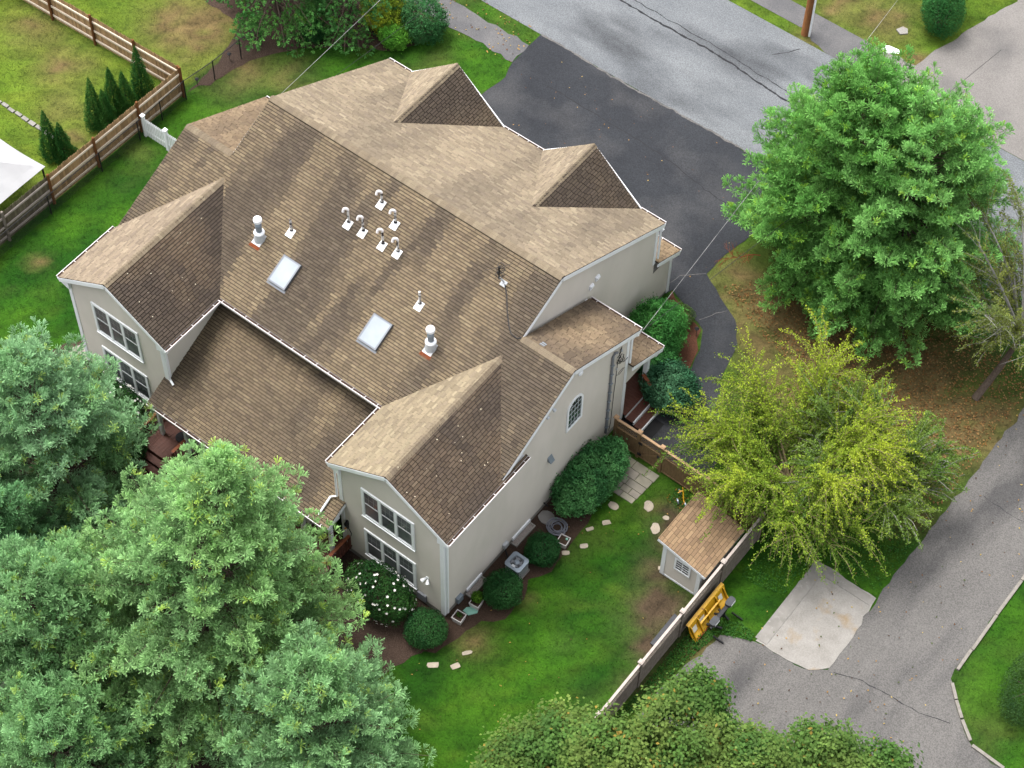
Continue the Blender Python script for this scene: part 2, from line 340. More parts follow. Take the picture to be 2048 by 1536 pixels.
# tar-dark cracks and seams in the asphalt
def crack(name, pts, wdt, z, m='tar', seed=0):
    rg = np.random.default_rng(seed); b = MB(); P = []
    for i in range(len(pts) - 1):
        a, c = np.array(pts[i]), np.array(pts[i + 1]); n = max(2, int(np.linalg.norm(c - a) / .25))
        for k in range(n): P.append(a + (c - a) * k / n + rg.normal(0, .025, 2))
    P.append(np.array(pts[-1]))
    for i in range(len(P) - 1):
        d = P[i + 1] - P[i]; nv = np.array([-d[1], d[0]]) / (np.linalg.norm(d) + 1e-9)
        w0, w1 = wdt * rg.uniform(.4, 1.3), wdt * rg.uniform(.4, 1.3)
        b.poly([(*(P[i] - nv * w0), z), (*(P[i + 1] - nv * w1), z), (*(P[i + 1] + nv * w1), z), (*(P[i] + nv * w0), z)])
    return tag(b.build(name, m), kind='structure')
crack('driveway_crack', [(-3.98, 14.04), (-2.85, 14.06), (-1.49, 14.01), (.58, 13.98), (3.08, 13.83), (4.69, 13.53), (7, 13.3)], .022, .024)
crack('walk_crack', [(6.63, 8.17), (6.82, 8.99), (7.61, 9.75)], .012, .024, 'oldasphalt', 1)
crack('walk_crack', [(8.74, 7.61), (9.1, 8.3), (9.4, 8.72)], .012, .024, 'oldasphalt', 2)
crack('street_seam', [(-12, 20.5), (-1.57, 20.35), (.21, 20.38), (2.23, 20.23), (4.27, 20.0), (12, 19.8)], .05, .016, seed=3)
crack('street_seam', [(-12, 20.95), (-1.57, 20.75), (.21, 20.75), (2.23, 20.6), (5, 20.4)], .022, .016, seed=4)
crack('street_crack', [(2.87, 21.91), (3.32, 22.47), (3.65, 23.0)], .02, .016, seed=5)
crack('lot_crack', [(21.8, -2.6), (22.85, -2.19), (24.2, -2.1), (25.18, -1.97), (26.27, -1.67)], .016, .018, seed=6)
crack('lot_crack', [(22.3, 7.5), (23.6, 7.4), (25.2, 7.55)], .012, .018, seed=7)
crack('street_edge', [(-6.0, 16.40), (-2.08, 16.30), (4.56, 16.40), (8.6, 16.36)], .05, .026, 'oldasphalt', 8)

# granite kerb stones, one object per stone
kerb = thing('kerb', 'pale granite kerb edging the grey driveway beside the lower right lawn', 'kerb', (25.33, 4, 0))
def stone(p, q, par, wd=.12, ht=.10):
    MB().bar((*p, ht / 2), (*q, ht / 2), wd, ht).build('kerb_stone', 'granite', par)
yk = 16.2
rg = np.random.default_rng(3)
while yk > .8:
    L_ = rg.uniform(1.3, 1.9); stone((25.36 + rg.normal(0, .012), yk), (25.36 + rg.normal(0, .012), max(yk - L_ + .03, .35)), kerb); yk -= L_
for p, q in (((25.5, -.25), (25.95, -.72)), ((25.98, -.76), (26.5, -1.25)), ((26.55, -1.3), (27.2, -1.82)), ((27.35, -1.95), (28.7, -2.02)), ((28.75, -2.03), (30.2, -2.45))): stone(p, q, kerb)

# concrete slab with raised rim and ragged lip
pad = thing('concrete_pad', 'pale concrete slab with rust stains beside the grey parking lot', 'slab', (20.2, -1, 0))
MB().prism(ccw(rough_edge(PAD, .3, .035, 11)), -.02, .035).build('slab', 'padmat', pad)
b = MB().box(18.74, 19.25, -3.15, 1.0, .03, .055); b.build('slab_rim', 'concrete', pad)
MB().box(19.27, 21.36, .62, 1.0, .03, .055).build('slab_rim', 'concrete', pad)
# ------------------------------------------------------------------ the house
H, S = 9.274, .492
house = thing('house', 'large beige two-family house with tan shingled roofs and rear gable wings', 'house', (0, 0, 0))
A, Bx, O, GI, WX = 7.0, 9.36, 9.42, 3.98, 6.72
YB = -2.361; HB = H + S * YB; Y2 = -3.217; HW = H + S * Y2; YR = -6.71; ZR = H + S * YR; YW = -9.78
KW = (HW - ZR) / (O - WX); KI = (HW - ZR) / (WX - GI)
EXP, TAB = .118, .27
rgs = np.random.default_rng(11)
PAL = np.array([(.225, .175, .118), (.190, .146, .100), (.275, .222, .150), (.158, .121, .089), (.205, .156, .110), (.140, .106, .082)]) * ALB
SH = []        # all shingle pieces: (top polygon 3D, skirt polygon 3D, colour)
def shingles(z0, gx, gy, polys, stain=.0, streak=.5, seed=0, tint=(1, 1, 1), exp=EXP, tab=TAB, out=None, lift=.030, gap=.021):
    """lay lapped tabs on the plane z = z0+gx*x+gy*y over the union of convex plan polygons"""
    gr = math.hypot(gx, gy); fx, fy = -gx / gr, -gy / gr; ux, uy = -fy, fx; k = math.sqrt(1 + gr * gr)
    nz = Vector((-gx, -gy, 1)).normalized(); out = SH if out is None else out
    UV = [ccw([(x * ux + y * uy, -(x * fx + y * fy) * k) for x, y in P]) for P in polys]
    umin = min(q[0] for P in UV for q in P); umax = max(q[0] for P in UV for q in P); vmin = min(q[1] for P in UV for q in P); vmax = max(q[1] for P in UV for q in P)
    rg = np.random.default_rng(100 + seed); pieces = []
    rows = int(math.ceil((vmax - vmin) / exp))
    def world(u, v, h):
        p = -v / k; x, y = ux * u + fx * p, uy * u + fy * p
        return Vector((x, y, z0 + gx * x + gy * y)) + nz * h
    for r in range(rows):
        v0, v1 = vmin + r * exp, vmin + (r + 1) * exp; u = umin - rg.uniform(0, tab)
        while u < umax:
            wd = tab * rg.uniform(.72, 1.3); rect = [(u, v0), (u + wd, v0), (u + wd, v1 - gap), (u, v1 - gap)]
            um, vm = u + wd / 2, (v0 + v1) / 2
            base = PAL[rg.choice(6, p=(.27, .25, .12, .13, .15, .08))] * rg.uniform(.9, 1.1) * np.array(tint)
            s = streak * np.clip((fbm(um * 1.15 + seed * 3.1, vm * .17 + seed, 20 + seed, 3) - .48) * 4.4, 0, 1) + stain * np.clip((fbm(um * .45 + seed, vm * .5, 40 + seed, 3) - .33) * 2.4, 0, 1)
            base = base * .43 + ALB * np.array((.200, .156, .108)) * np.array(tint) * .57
            s = float(min(s, .62)); base = (base * (1 - s) + ALB * np.array((.050, .042, .038)) * s) * rg.uniform(.86, 1.14)
            h0 = lift * rg.uniform(.75, 1.25)
            for P in UV:
                c = clip(rect, P)
                if len(c) < 3: continue
                if (max(q[0] for q in c) - min(q[0] for q in c)) < .012 or (max(q[1] for q in c) - min(q[1] for q in c)) < .012: continue
                top = [world(a, bb, h0 - (h0 - .004) * (bb - v0) / exp) for a, bb in c]; bot = [world(a, bb, -.004) for a, bb in c]
                out.append((top, bot, tuple(base)))
            u += wd + gap * .7
def deck(z0, gx, gy, polys, name='roof_deck', th=.06, m='deckboard_under'):
    for P in polys:
        P = ccw(P); n = len(P); vs = [(x, y, z0 + gx * x + gy * y - .006) for x, y in P] + [(x, y, z0 + gx * x + gy * y - .006 - th) for x, y in P]
        DK.mesh(vs, [tuple(range(n)), tuple(range(n, 2 * n))[::-1]] + [((i + 1) % n, i, i + n, (i + 1) % n + n) for i in range(n)])
DK = MB()
def rp(yv):      # snap a rear-slope y to a shingle row
    k = math.sqrt(1 + S * S); v = (yv - YR) * k; return YR + round(v / EXP) * EXP / k
yb_, y2_ = rp(YB), rp(Y2)
def plane(*a, **kw): shingles(*a, **kw); deck(*a[:4])  # tint carries slope shading in the shingle colour; stain and streak are algae
# rear slope with the wing valleys cut out
plane(H, 0, S, [[(-A, yb_), (A, yb_), (A, 0), (-A, 0)], [(-Bx, y2_), (Bx, y2_), (Bx, yb_), (-Bx, yb_)], [(-GI, YR), (GI, YR), (WX, y2_), (-WX, y2_)],
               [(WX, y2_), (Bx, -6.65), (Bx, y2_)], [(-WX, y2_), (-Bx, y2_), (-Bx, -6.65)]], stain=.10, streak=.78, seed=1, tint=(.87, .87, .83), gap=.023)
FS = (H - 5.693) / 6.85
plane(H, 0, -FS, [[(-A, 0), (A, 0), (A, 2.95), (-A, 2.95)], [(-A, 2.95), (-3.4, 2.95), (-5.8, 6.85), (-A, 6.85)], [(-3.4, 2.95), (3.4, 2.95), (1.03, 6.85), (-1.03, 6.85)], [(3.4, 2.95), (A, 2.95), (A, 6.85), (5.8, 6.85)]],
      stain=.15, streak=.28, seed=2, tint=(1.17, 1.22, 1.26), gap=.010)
for s in (-1, 1):  # right-facing slopes tinted dark, left-facing pale: painted shading on top of algae stain
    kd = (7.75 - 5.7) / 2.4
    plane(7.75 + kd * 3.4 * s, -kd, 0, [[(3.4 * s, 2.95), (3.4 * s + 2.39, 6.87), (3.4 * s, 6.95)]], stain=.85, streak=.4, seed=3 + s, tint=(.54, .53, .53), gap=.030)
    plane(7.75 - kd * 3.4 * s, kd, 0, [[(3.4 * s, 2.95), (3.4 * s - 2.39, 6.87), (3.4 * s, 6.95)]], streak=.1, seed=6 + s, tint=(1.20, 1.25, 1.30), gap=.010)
    ex = [[(WX, YW), (WX, Y2), (O, YR), (O, YW)]] + ([[(9.34, -6.6), (O, YR), (O, -5.12), (9.34, -5.12)]] if s > 0 else [])
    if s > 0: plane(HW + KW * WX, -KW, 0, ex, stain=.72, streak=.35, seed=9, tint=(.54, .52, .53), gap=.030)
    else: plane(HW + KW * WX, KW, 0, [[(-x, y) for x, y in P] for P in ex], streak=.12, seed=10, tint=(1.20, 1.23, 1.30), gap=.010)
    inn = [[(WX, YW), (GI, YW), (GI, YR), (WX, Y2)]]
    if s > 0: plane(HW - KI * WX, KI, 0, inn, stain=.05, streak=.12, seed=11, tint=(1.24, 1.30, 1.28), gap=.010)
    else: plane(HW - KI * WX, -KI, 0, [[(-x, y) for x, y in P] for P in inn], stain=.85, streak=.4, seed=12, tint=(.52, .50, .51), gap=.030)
    plane(HB + .491 * YB, 0, -.491, [[(s * A, YB), (s * Bx, YB), (s * Bx, 1.905), (s * A, 1.905)]], stain=.55 if s > 0 else .1, streak=.3, seed=13 + s, tint=(1.0, .95, .9))
    plane(4.0 + .5 * 1.6, 0, -.5, [[(s * A, 1.6), (s * 9.42, 1.6), (s * 9.42, 3.67), (s * A, 3.67)]], stain=.4, streak=.3, seed=16 + s, tint=(.95, .9, .86))
LZ = 3.66 + .505 * 9.47
plane(LZ, 0, .505, [[(-4.5, -10.65), (4.52, -10.65), (4.52, -9.62), (-4.5, -9.62)], [(-4.28, -9.62), (4.28, -9.62), (4.28, -6.42), (-4.28, -6.42)]], stain=.38, streak=.5, seed=18, tint=(.86, .85, .81), gap=.023)
plane(3.6 + .5 * 6.4, 0, -.5, [[(-7.08, 6.62), (7.08, 6.62), (7.08, 8.22), (-7.08, 8.22)]], stain=.1, streak=.2, seed=19, tint=(1.05, .98, .9))
roof = DK.build('roof', 'deckboard_under', house)

# ridge caps: bent tabs laid along each ridge
CAP = []
def ridge(p, q, gl, gr, wl=(0, 1), lift=.03, tint=1.0, seed=0, dark=0.0):
    """cap pieces from p to q; gl/gr = slope of either side, wl = plan normal to the left side"""
    rg = np.random.default_rng(300 + seed); p, q = Vector(p), Vector(q); d = (q - p); L = d.length; d.normalize(); n = int(L / .13); hw = .15
    side = Vector((wl[0], wl[1], 0))
    for i in range(n):
        a = p + d * (i * L / n); b = p + d * ((i + 1) * L / n)
        col = tuple((PAL[rg.choice(6, p=(.3, .25, .15, .12, .13, .05))] * .4 + ALB * np.array((.200, .156, .108)) * .6) * rg.uniform(.92, 1.08) * tint * np.array((.92, .95, .97)))
        la, lb = lift + .016, lift + .002
        for sgn, gsl in ((1, gl), (-1, gr)):
            o1 = side * (sgn * hw) - Vector((0, 0, gsl * hw))
            top = [a + Vector((0, 0, la)), b + Vector((0, 0, lb)), b + o1 + Vector((0, 0, lb)), a + o1 + Vector((0, 0, la))]
            if sgn < 0: top = top[::-1]
            CAP.append((top, [t - Vector((0, 0, lift + .012)) for t in top], col))
ridge((-A, 0, H), (A, 0, H), FS, S, (0, 1), .05, 1.08, 1)
for s in (-1, 1):
    ridge((s * A, YB, HB), (s * Bx, YB, HB), .491, S, (0, 1), .03, 1.05, 2 + s)
    ridge((s * WX, YW, HW), (s * WX, Y2 + .15, HW), KI if s > 0 else KW, KW if s > 0 else KI, (-1, 0), .025, 1.05, 5 + s)
    ridge((s * 3.4, 6.95, 7.75), (s * 3.4, 3.1, 7.75), .854, .854, (-1, 0), .02, 1.05, 8 + s)

def piece_mesh(P, name):
    V, F, C = [], [], []
    for top, bot, col in P:
        k = len(V); n = len(top); V += [tuple(t) for t in top] + [tuple(t) for t in bot]
        F.append(tuple(range(k, k + n))); F += [(k + (i + 1) % n, k + i, k + n + i, k + n + (i + 1) % n) for i in range(n)]
        C += [(*col, 1.0)] * n + [(.022, .017, .014, 1.0)] * n
    me = bpy.data.meshes.new(name); me.from_pydata(V, [], F)
    at = me.color_attributes.new('Col', 'FLOAT_COLOR', 'POINT'); at.data.foreach_set('color', np.array(C, np.float32).ravel()); me.update()
    me.materials.append(M['shingle']); return me
cp = Vector(CAMP)
def shown(pc):
    top = pc[0]
    if len(top) != 4: return 0
    nrm = (top[1] - top[0]).cross(top[2] - top[0]); c = top[0]; v = cp - c
    return nrm.dot(v) / v.length ** 3
order = sorted(range(len(SH)), key=lambda i: -shown(SH[i]))
big = set(order[:290])
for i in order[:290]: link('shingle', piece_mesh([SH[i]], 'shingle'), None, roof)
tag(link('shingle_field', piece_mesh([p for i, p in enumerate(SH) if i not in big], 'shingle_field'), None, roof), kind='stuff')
tag(link('ridge_cap', piece_mesh(CAP, 'ridge_cap'), None, roof), kind='stuff')

# ---- walls with lapped siding
def wall(name, org, ud, nrm, polys, z0=0, course=.105, m='siding', parent=house):
    """polys convex in (u, z); every course is a sloped board with a lip"""
    b = MB(); org = Vector(org); ud = Vector(ud); nrm = Vector(nrm)
    for P in polys:
        P = ccw(P); zmin = min(q[1] for q in P); zmax = max(q[1] for q in P); us = [q[0] for q in P]
        i0 = int(math.floor((zmin - z0) / course)); i1 = int(math.ceil((zmax - z0) / course))
        for i in range(i0, i1):
            za, zb = z0 + i * course, z0 + (i + 1) * course
            c = clip([(min(us), za), (max(us), za), (max(us), zb - .02), (min(us), zb - .02)], P)
            if len(c) < 3: continue
            W = lambda q, h: org + ud * q[0] + Vector((0, 0, q[1])) + nrm * h
            b.poly([W(q, .034 - .028 * (q[1] - za) / course) for q in c])
            lo = sorted([q for q in c if q[1] < za + 1e-6], key=lambda q: q[0])
            if len(lo) >= 2: b.poly([W(lo[0], .0), W(lo[-1], .0), W(lo[-1], .034), W(lo[0], .034)])
    return b.build(name, m, parent)
WO, WI, WF = 9.12, 4.3, -9.6
gz = lambda x: HW - KW * (abs(abs(x) - WX)) - .12
for s in (-1, 1):
    wall('wall', (0, WF, 0), (1, 0, 0), (0, -1, 0), [[(s * WI, .28), (s * WO, .28), (s * WO, gz(WO)), (s * WX, HW - .1), (s * WI, gz(WI))]])
    wall('wall', (s * WO, 0, 0), (0, 1, 0), (s, 0, 0), [[(WF, .28), (1.55, .28), (1.55, 5.88), (WF, 5.88)], [(-6.3, 5.88), (1.55, 5.88), (1.55, 6.1), (YB, HB - .1), (-6.3, 6.1)]])
    wall('wall', (s * WI, 0, 0), (0, 1, 0), (-s, 0, 0), [[(WF, .28), (-6.4, .28), (-6.4, 5.88), (WF, 5.88)]])
    wall('wall', (s * 6.86, 0, 0), (0, 1, 0), (s, 0, 0), [[(YB - .4, 5.0), (6.6, 5.0), (6.6, 5.76), (0, H - .12), (YB - .4, HB - .3)], [(1.5, 2.6), (6.6, 2.6), (6.6, 5.0), (1.5, 5.0)], [(1.6, .28), (7.95, .28), (7.95, 2.6), (1.6, 2.6)]])
    wall('wall', (0, 1.55, 0), (1, 0, 0), (0, 1, 0), [[(s * 6.86, .6), (s * WO, .6), (s * WO, 6.0), (s * 6.86, 6.0)]])
    wall('wall', (s * WO, 0, 0), (0, 1, 0), (s, 0, 0), [[(1.58, 2.62), (3.35, 2.62), (3.35, 2.9), (1.58, 3.85)]])
wall('wall', (0, -6.4, 0), (1, 0, 0), (0, -1, 0), [[(-WI, 5.1), (WI, 5.1), (WI, 5.88), (-WI, 5.88)]])
wall('wall', (0, 6.6, 0), (1, 0, 0), (0, 1, 0), [[(-6.86, 2.7), (6.86, 2.7), (6.86, 5.7), (-6.86, 5.7)], [(-5.6, 5.7), (-1.2, 5.7), (-3.4, 7.6)], [(1.2, 5.7), (5.6, 5.7), (3.4, 7.6)]])
wall('wall', (0, 7.95, 0), (1, 0, 0), (0, 1, 0), [[(-6.86, .1), (6.86, .1), (6.86, 2.7), (-6.86, 2.7)]])
wall('wall', (0, -9.95, 0), (1, 0, 0), (0, -1, 0), [[(-2.9, .7), (2.9, .7), (2.9, 3.15), (-2.9, 3.15)]])
for s in (-1, 1): wall('wall', (s * 2.9, 0, 0), (0, 1, 0), (s, 0, 0), [[(-9.95, .7), (-6.4, .7), (-6.4, 4.9), (-9.95, 3.2)]])
# solid cores behind the siding so that no light leaks through
b = MB(); b.box(-WO + .02, WO - .02, -6.38, 1.53, .02, 5.86)
for s in (-1, 1): b.box(min(s * (WI + .02), s * (WO - .02)), max(s * (WI + .02), s * (WO - .02)), WF + .02, -6.36, .02, 5.84)
b.box(-6.84, 6.84, 1.5, 6.58, .02, 5.6); b.box(-6.84, 6.84, 6.56, 7.93, .02, 2.6); b.box(-2.88, 2.88, -9.93, -6.3, .02, 3.1)
b.build('wall_core', 'found', house)
for s in (-1, 1):
    MB().box(min(s * (WO - .05), s * (WO + .012)), max(s * (WO - .05), s * (WO + .012)), WF - .01, 1.56, .0, .285).build('foundation', 'found', house)
    MB().box(min(s * (WI - .012), s * (WO - .051)), max(s * (WI - .012), s * (WO - .051)), WF - .012, WF + .05, .0, .284).build('foundation', 'found', house)

# ---- white trim
def trim(name, fn): 
    b = MB(); fn(b); return b.build(name, 'white', house)
def rake(pts, off):
    for p, q in zip(pts[:-1], pts[1:]):
        d = Vector((0, 0, -.14)); trim('rake_board', lambda b: b.bar(Vector(p) + d + Vector(off), Vector(q) + d + Vector(off), .05, .19))
for s in (-1, 1):
    rake([(s * (GI - .04), YW + .012, ZR - .03), (s * WX, YW + .012, HW)], (0, 0, 0)); rake([(s * WX, YW + .012, HW), (s * (O + .04), YW + .012, ZR - .03)], (0, 0, 0))
    rake([(s * (A - .012), 0, H), (s * (A - .012), 6.9, 5.67)], (0, 0, 0)); rake([(s * (A - .012), 0, H), (s * (A - .012), YB - .05, HB)], (0, 0, 0))
    rake([(s * (Bx - .012), YB, HB), (s * (Bx - .012), 1.93, 6.0)], (0, 0, 0)); rake([(s * (Bx - .012), YB, HB), (s * (Bx - .012), -6.48, H - S * 6.48)], (0, 0, 0))
    rake([(s * 9.41, 1.6, 4.0), (s * 9.41, 3.7, 2.95)], (0, 0, 0)); rake([(s * 7.07, 6.62, 3.49), (s * 7.07, 8.25, 2.67)], (0, 0, 0))
    rake([(s * 3.4, 6.94, 7.75), (s * 3.4 + 2.4, 6.94, 5.7)], (0, 0, 0)); rake([(s * 3.4, 6.94, 7.75), (s * 3.4 - 2.4, 6.94, 5.7)], (0, 0, 0))
    # corner boards (two faces each)
    for (x, y, sx, sy, z0, z1) in ((s * WO, WF, s, -1, .2, 5.75), (s * WI, WF, -s, -1, .2, 5.75), (s * WO, 1.55, s, 1, .2, 5.9), (s * 6.86, 7.95, s, 1, .1, 2.68), (s * 6.86, 6.6, s, 1, 3.3, 5.6)):
        xa, xb = x - sx * .13, x + sx * .048; ya, yb = y - sy * .13, y + sy * .048
        trim('corner_board', lambda b: (b.box(min(xa, xb), max(xa, xb), min(y + sy * .0, yb), max(y + sy * .0, yb), z0, z1), b.box(min(x + sx * .001, xb), max(x + sx * .001, xb), min(ya, y - sy * .002), max(ya, y - sy * .002), z0, z1)))
    # boxed eaves (soffit) of the wings, their white end shows on the gable
    trim('soffit', lambda b: b.box(min(s * (WO + .02), s * (O - .01)), max(s * (WO + .02), s * (O - .01)), YW + .04, -5.15 if s > 0 else -6.6, ZR - .24, ZR - .06))
    trim('soffit', lambda b: b.box(min(s * (GI + .01), s * (WI - .02)), max(s * (GI + .01), s * (WI - .02)), YW + .04, -6.75, ZR - .24, ZR - .06))
    # solid triangular returns at the wing gables
    for xe, xi in ((O + .02, WO - .15), (GI - .02, WI + .15)):
        sl = KW if xe > WX else KI; dz = abs(xe - xi) * sl
        vs = [(s * xe, YW + .02, ZR - .26), (s * xe, YW + .02, ZR - .05), (s * xi, YW + .02, ZR - .05 + dz - .1), (s * xi, YW + .02, ZR - .42)]
        trim('eave_return', lambda b: b.mesh(vs + [(x, WF - .05, z) for x, y, z in vs], ((0, 1, 2, 3), (7, 6, 5, 4), (0, 4, 5, 1), (1, 5, 6, 2), (2, 6, 7, 3), (3, 7, 4, 0))))
    trim('soffit', lambda b: b.box(min(s * 6.88, s * (Bx - .04)), max(s * 6.88, s * (Bx - .04)), 1.6, 1.88, 5.76, 5.93))
    trim('soffit', lambda b: b.box(min(s * 6.9, s * 9.38), max(s * 6.9, s * 9.38), 3.3, 3.64, 2.70, 2.86))
trim('soffit', lambda b: b.box(-GI, GI, YR + .02, -6.42, ZR - .24, ZR - .05))
trim('soffit', lambda b: b.box(-A + .03, A - .03, 6.63, 6.83, 5.42, 5.62))
trim('soffit', lambda b: b.box(-7.04, 7.04, 7.98, 8.19, 2.50, 2.64))
trim('soffit', lambda b: b.box(-4.47, 4.49, -10.62, -9.97, 2.86, 2.98))
for x in (-4.49, 4.51): rake([(x, -9.64, LZ - .505 * 9.62 - .02), (x, -10.68, LZ - .505 * 10.65 - .02)], (0, 0, 0))
trim('ledger', lambda b: b.box(-4.3, -4.26, -9.65, -9.6, 3.2, 3.6))

# ---- gutters: open troughs with hangers and leaf litter
def gutter(p, q, outd, hang=.62, nz=0):
    p, q, o_ = Vector(p), Vector(q), Vector(outd); d = (q - p).normalized(); up = Vector((0, 0, 1)); b = MB(); wd, ht = .125, .105
    b.bar(p + o_ * (wd / 2) - up * ht, q + o_ * (wd / 2) - up * ht, wd, .012)
    b.bar(p + o_ * .006 - up * ht / 2, q + o_ * .006 - up * ht / 2, .012, ht - .014)
    b.bar(p + o_ * (wd - .006) - up * ht / 2, q + o_ * (wd - .006) - up * ht / 2, .012, ht - .014)
    b.bar(p + o_ * (wd - .002) + up * .004, q + o_ * (wd - .002) + up * .004, .026, .014)
    for e in (p + d * .004, q - d * .004): b.bar(e + o_ * .014 - up * ht / 2, e + o_ * (wd - .014) - up * ht / 2, .008, ht - .016)
    n = max(1, int((q - p).length / hang))
    for i in range(n + 1):
        c = p + (q - p) * ((i + .5) / (n + 1)); b.bar(c + o_ * -.05 + up * .016, c + o_ * (wd - .01) + up * .014, .022, .008)
    gt = b.build('gutter', 'gutter', house)
    MB().bar(p + d * .02 + o_ * (wd / 2) - up * .05, q - d * .02 + o_ * (wd / 2) - up * .05, wd - .03, .06).build('leaf_litter', 'litter', gt)
zg = ZR - .005
gutter((-GI - .1, YR, zg), (GI + .1, YR, zg), (0, -1, 0))
for s in (-1, 1):
    gutter((s * GI, YW, zg), (s * GI, YR - .13, zg), (-s, 0, 0)); gutter((s * O, YW, zg), (s * O, -5.1 if s > 0 else -6.7, zg), (s, 0, 0))
    gutter((s * A, 1.905, 6.0), (s * Bx, 1.905, 6.0), (0, 1, 0)); gutter((s * 6.9, 3.67, 2.95), (s * 9.42, 3.67, 2.95), (0, 1, 0)); gutter((s * A, 6.85, 5.68), (s * 5.82, 6.85, 5.68), (0, 1, 0))
gutter((-1.0, 6.85, 5.68), (1.0, 6.85, 5.68), (0, 1, 0)); gutter((-7.08, 8.22, 2.67), (7.08, 8.22, 2.67), (0, 1, 0))
gutter((-4.5, -10.65, LZ - .505 * 10.65 - .005), (4.52, -10.65, LZ - .505 * 10.65 - .005), (0, -1, 0))
def spout(pts): MB().tube(pts, .045, 6).build('downspout', 'white', house)
spout([(-3.9, -9.72, 5.8), (-4.16, -9.66, 5.6), (-4.16, -9.66, 3.75), (-3.95, -9.72, 3.62)])
spout([(3.9, -9.72, 5.8), (4.16, -9.66, 5.6), (4.16, -9.66, 3.72), (3.95, -9.8, 3.62), (3.95, -10.5, 3.27)])
spout([(9.36, 1.8, 5.8), (9.2, 1.66, 5.55), (9.2, 1.66, 3.98)]); spout([(7.04, 6.75, 5.5), (6.96, 6.7, 5.3), (6.96, 6.72, 3.6)])
spout([(9.5, -9.66, 5.82), (9.22, -9.5, 5.5), (9.2, -9.5, .3)])

# ---- windows
def window(org, ud, nrm, u0, u1, z0, z1, n, grid=True):
    wn = thing('window', None, None); wn.parent = house
    for k in ('label', 'category'):
        if k in wn: del wn[k]
    org, ud, nrm = Vector(org), Vector(ud), Vector(nrm); up = Vector((0, 0, 1)); P = lambda u, z, h: org + ud * u + up * z + nrm * (h + .018)
    def bx(b, ua, ub, za, zb, ha, hb):
        b.mesh([P(ua, za, ha), P(ub, za, ha), P(ub, za, hb), P(ua, za, hb), P(ua, zb, ha), P(ub, zb, ha), P(ub, zb, hb), P(ua, zb, hb)], MB.BF)
    fr = MB(); t = .11
    bx(fr, u0, u1, z0, z0 + t, .0, .06); bx(fr, u0, u1, z1 - t, z1, .0, .06); bx(fr, u0, u0 + t, z0 + t, z1 - t, .0, .058); bx(fr, u1 - t, u1, z0 + t, z1 - t, .0, .058)
    wd = (u1 - u0 - 2 * t) / n
    for i in range(1, n): bx(fr, u0 + t + i * wd - .05, u0 + t + i * wd + .05, z0 + t, z1 - t, .0, .056)
    fr.build('frame', 'white', wn); sl = MB(); bx(sl, u0 - .02, u1 + .02, z0 - .05, z0 - .002, .0, .09); sl.build('sill', 'white', wn)
    zm = (z0 + z1) / 2
    for i in range(n):
        ua, ub = u0 + t + i * wd + (.05 if i else 0), u0 + t + (i + 1) * wd - (.05 if i < n - 1 else 0)
        sh = MB()
        for za, zb, h in ((z0 + t, zm + .02, .030), (zm + .021, z1 - t, .040)):
            bx(sh, ua, ub, za, za + .04, .024, h + .012); bx(sh, ua, ub, zb - .04, zb, .024, h + .012); bx(sh, ua, ua + .035, za + .04, zb - .04, .024, h + .011); bx(sh, ub - .035, ub, za + .04, zb - .04, .024, h + .011)
            pn = MB(); bx(pn, ua + .03, ub - .03, za + .035, zb - .035, .024, h); pn.build('pane', 'screen', wn)
        sh.build('sash', 'sash', wn)
        if grid:
            mu = MB()
            for k in (1, 2): uu = ua + (ub - ua) * k / 3; bx(mu, uu - .009, uu + .009, zm + .06, z1 - t - .04, .0405, .044)
            zz = (zm + .02 + z1 - t) / 2; bx(mu, ua + .035, ub - .035, zz - .009, zz + .009, .0405, .0435); mu.build('muntin', 'sash_dim', wn)
    return wn
M['sash_dim'] = mat('muntin_grey', (.20, .205, .21), None, rough=.5)
for u0, u1 in ((5.38, 7.83), (-7.96, -5.55)):
    window((0, WF, 0), (1, 0, 0), (0, -1, 0), u0, u1, 3.66, 5.52, 3); window((0, WF, 0), (1, 0, 0), (0, -1, 0), u0, u1, .82, 2.66, 3)
for u0 in (-2.65, -1.2, .25, 1.65): window((0, -9.95, 0), (1, 0, 0), (0, -1, 0), u0, u0 + 1.0, 1.2, 2.75, 1, False)
window((WI - .0, 0, 0), (0, 1, 0), (-1, 0, 0), -8.9, -8.0, 1.0, 2.4, 1, False)

# arched window on the end wall
aw = bpy.data.objects.new('arched_window', None); COL.objects.link(aw); aw.parent = house
ya, yb2, z0a, zs = -2.36, -1.38, 3.9, 5.22; cy, ra = (ya + yb2) / 2, (yb2 - ya) / 2
def arch(r, zb, n=14): return [(cy - r, zb), (cy + r, zb)] + [(cy + r * math.cos(math.pi * k / n), zs + r * math.sin(math.pi * k / n)) for k in range(n + 1)]
def ring(Po, Pi, xa, xb, b):
    n = len(Po)
    for i in range(n):
        j = (i + 1) % n; q = [Po[i], Po[j], Pi[j], Pi[i]]
        b.mesh([(xa, y, z) for y, z in q] + [(xb, y, z) for y, z in q], ((4, 5, 6, 7), (0, 1, 5, 4), (2, 3, 7, 6)))
b = MB(); ring(arch(ra, z0a), arch(ra - .09, z0a + .09), WO, WO + .075, b); b.build('frame', 'white', aw)
P = arch(ra - .085, z0a + .085); MB().mesh([(WO + .040, y, z) for y, z in P], [tuple(range(len(P)))]).build('pane', 'greenglass', aw)
b = MB()
for k in (-1, 0, 1): b.box(WO + .042, WO + .056, cy + k * .2 - .011, cy + k * .2 + .011, z0a + .09, zs + (.1 if k else .0))
for z in (4.22, 4.55, 4.88, 5.2): b.box(WO + .042, WO + .055, cy - ra + .09, cy + ra - .09, z - .011, z + .011)
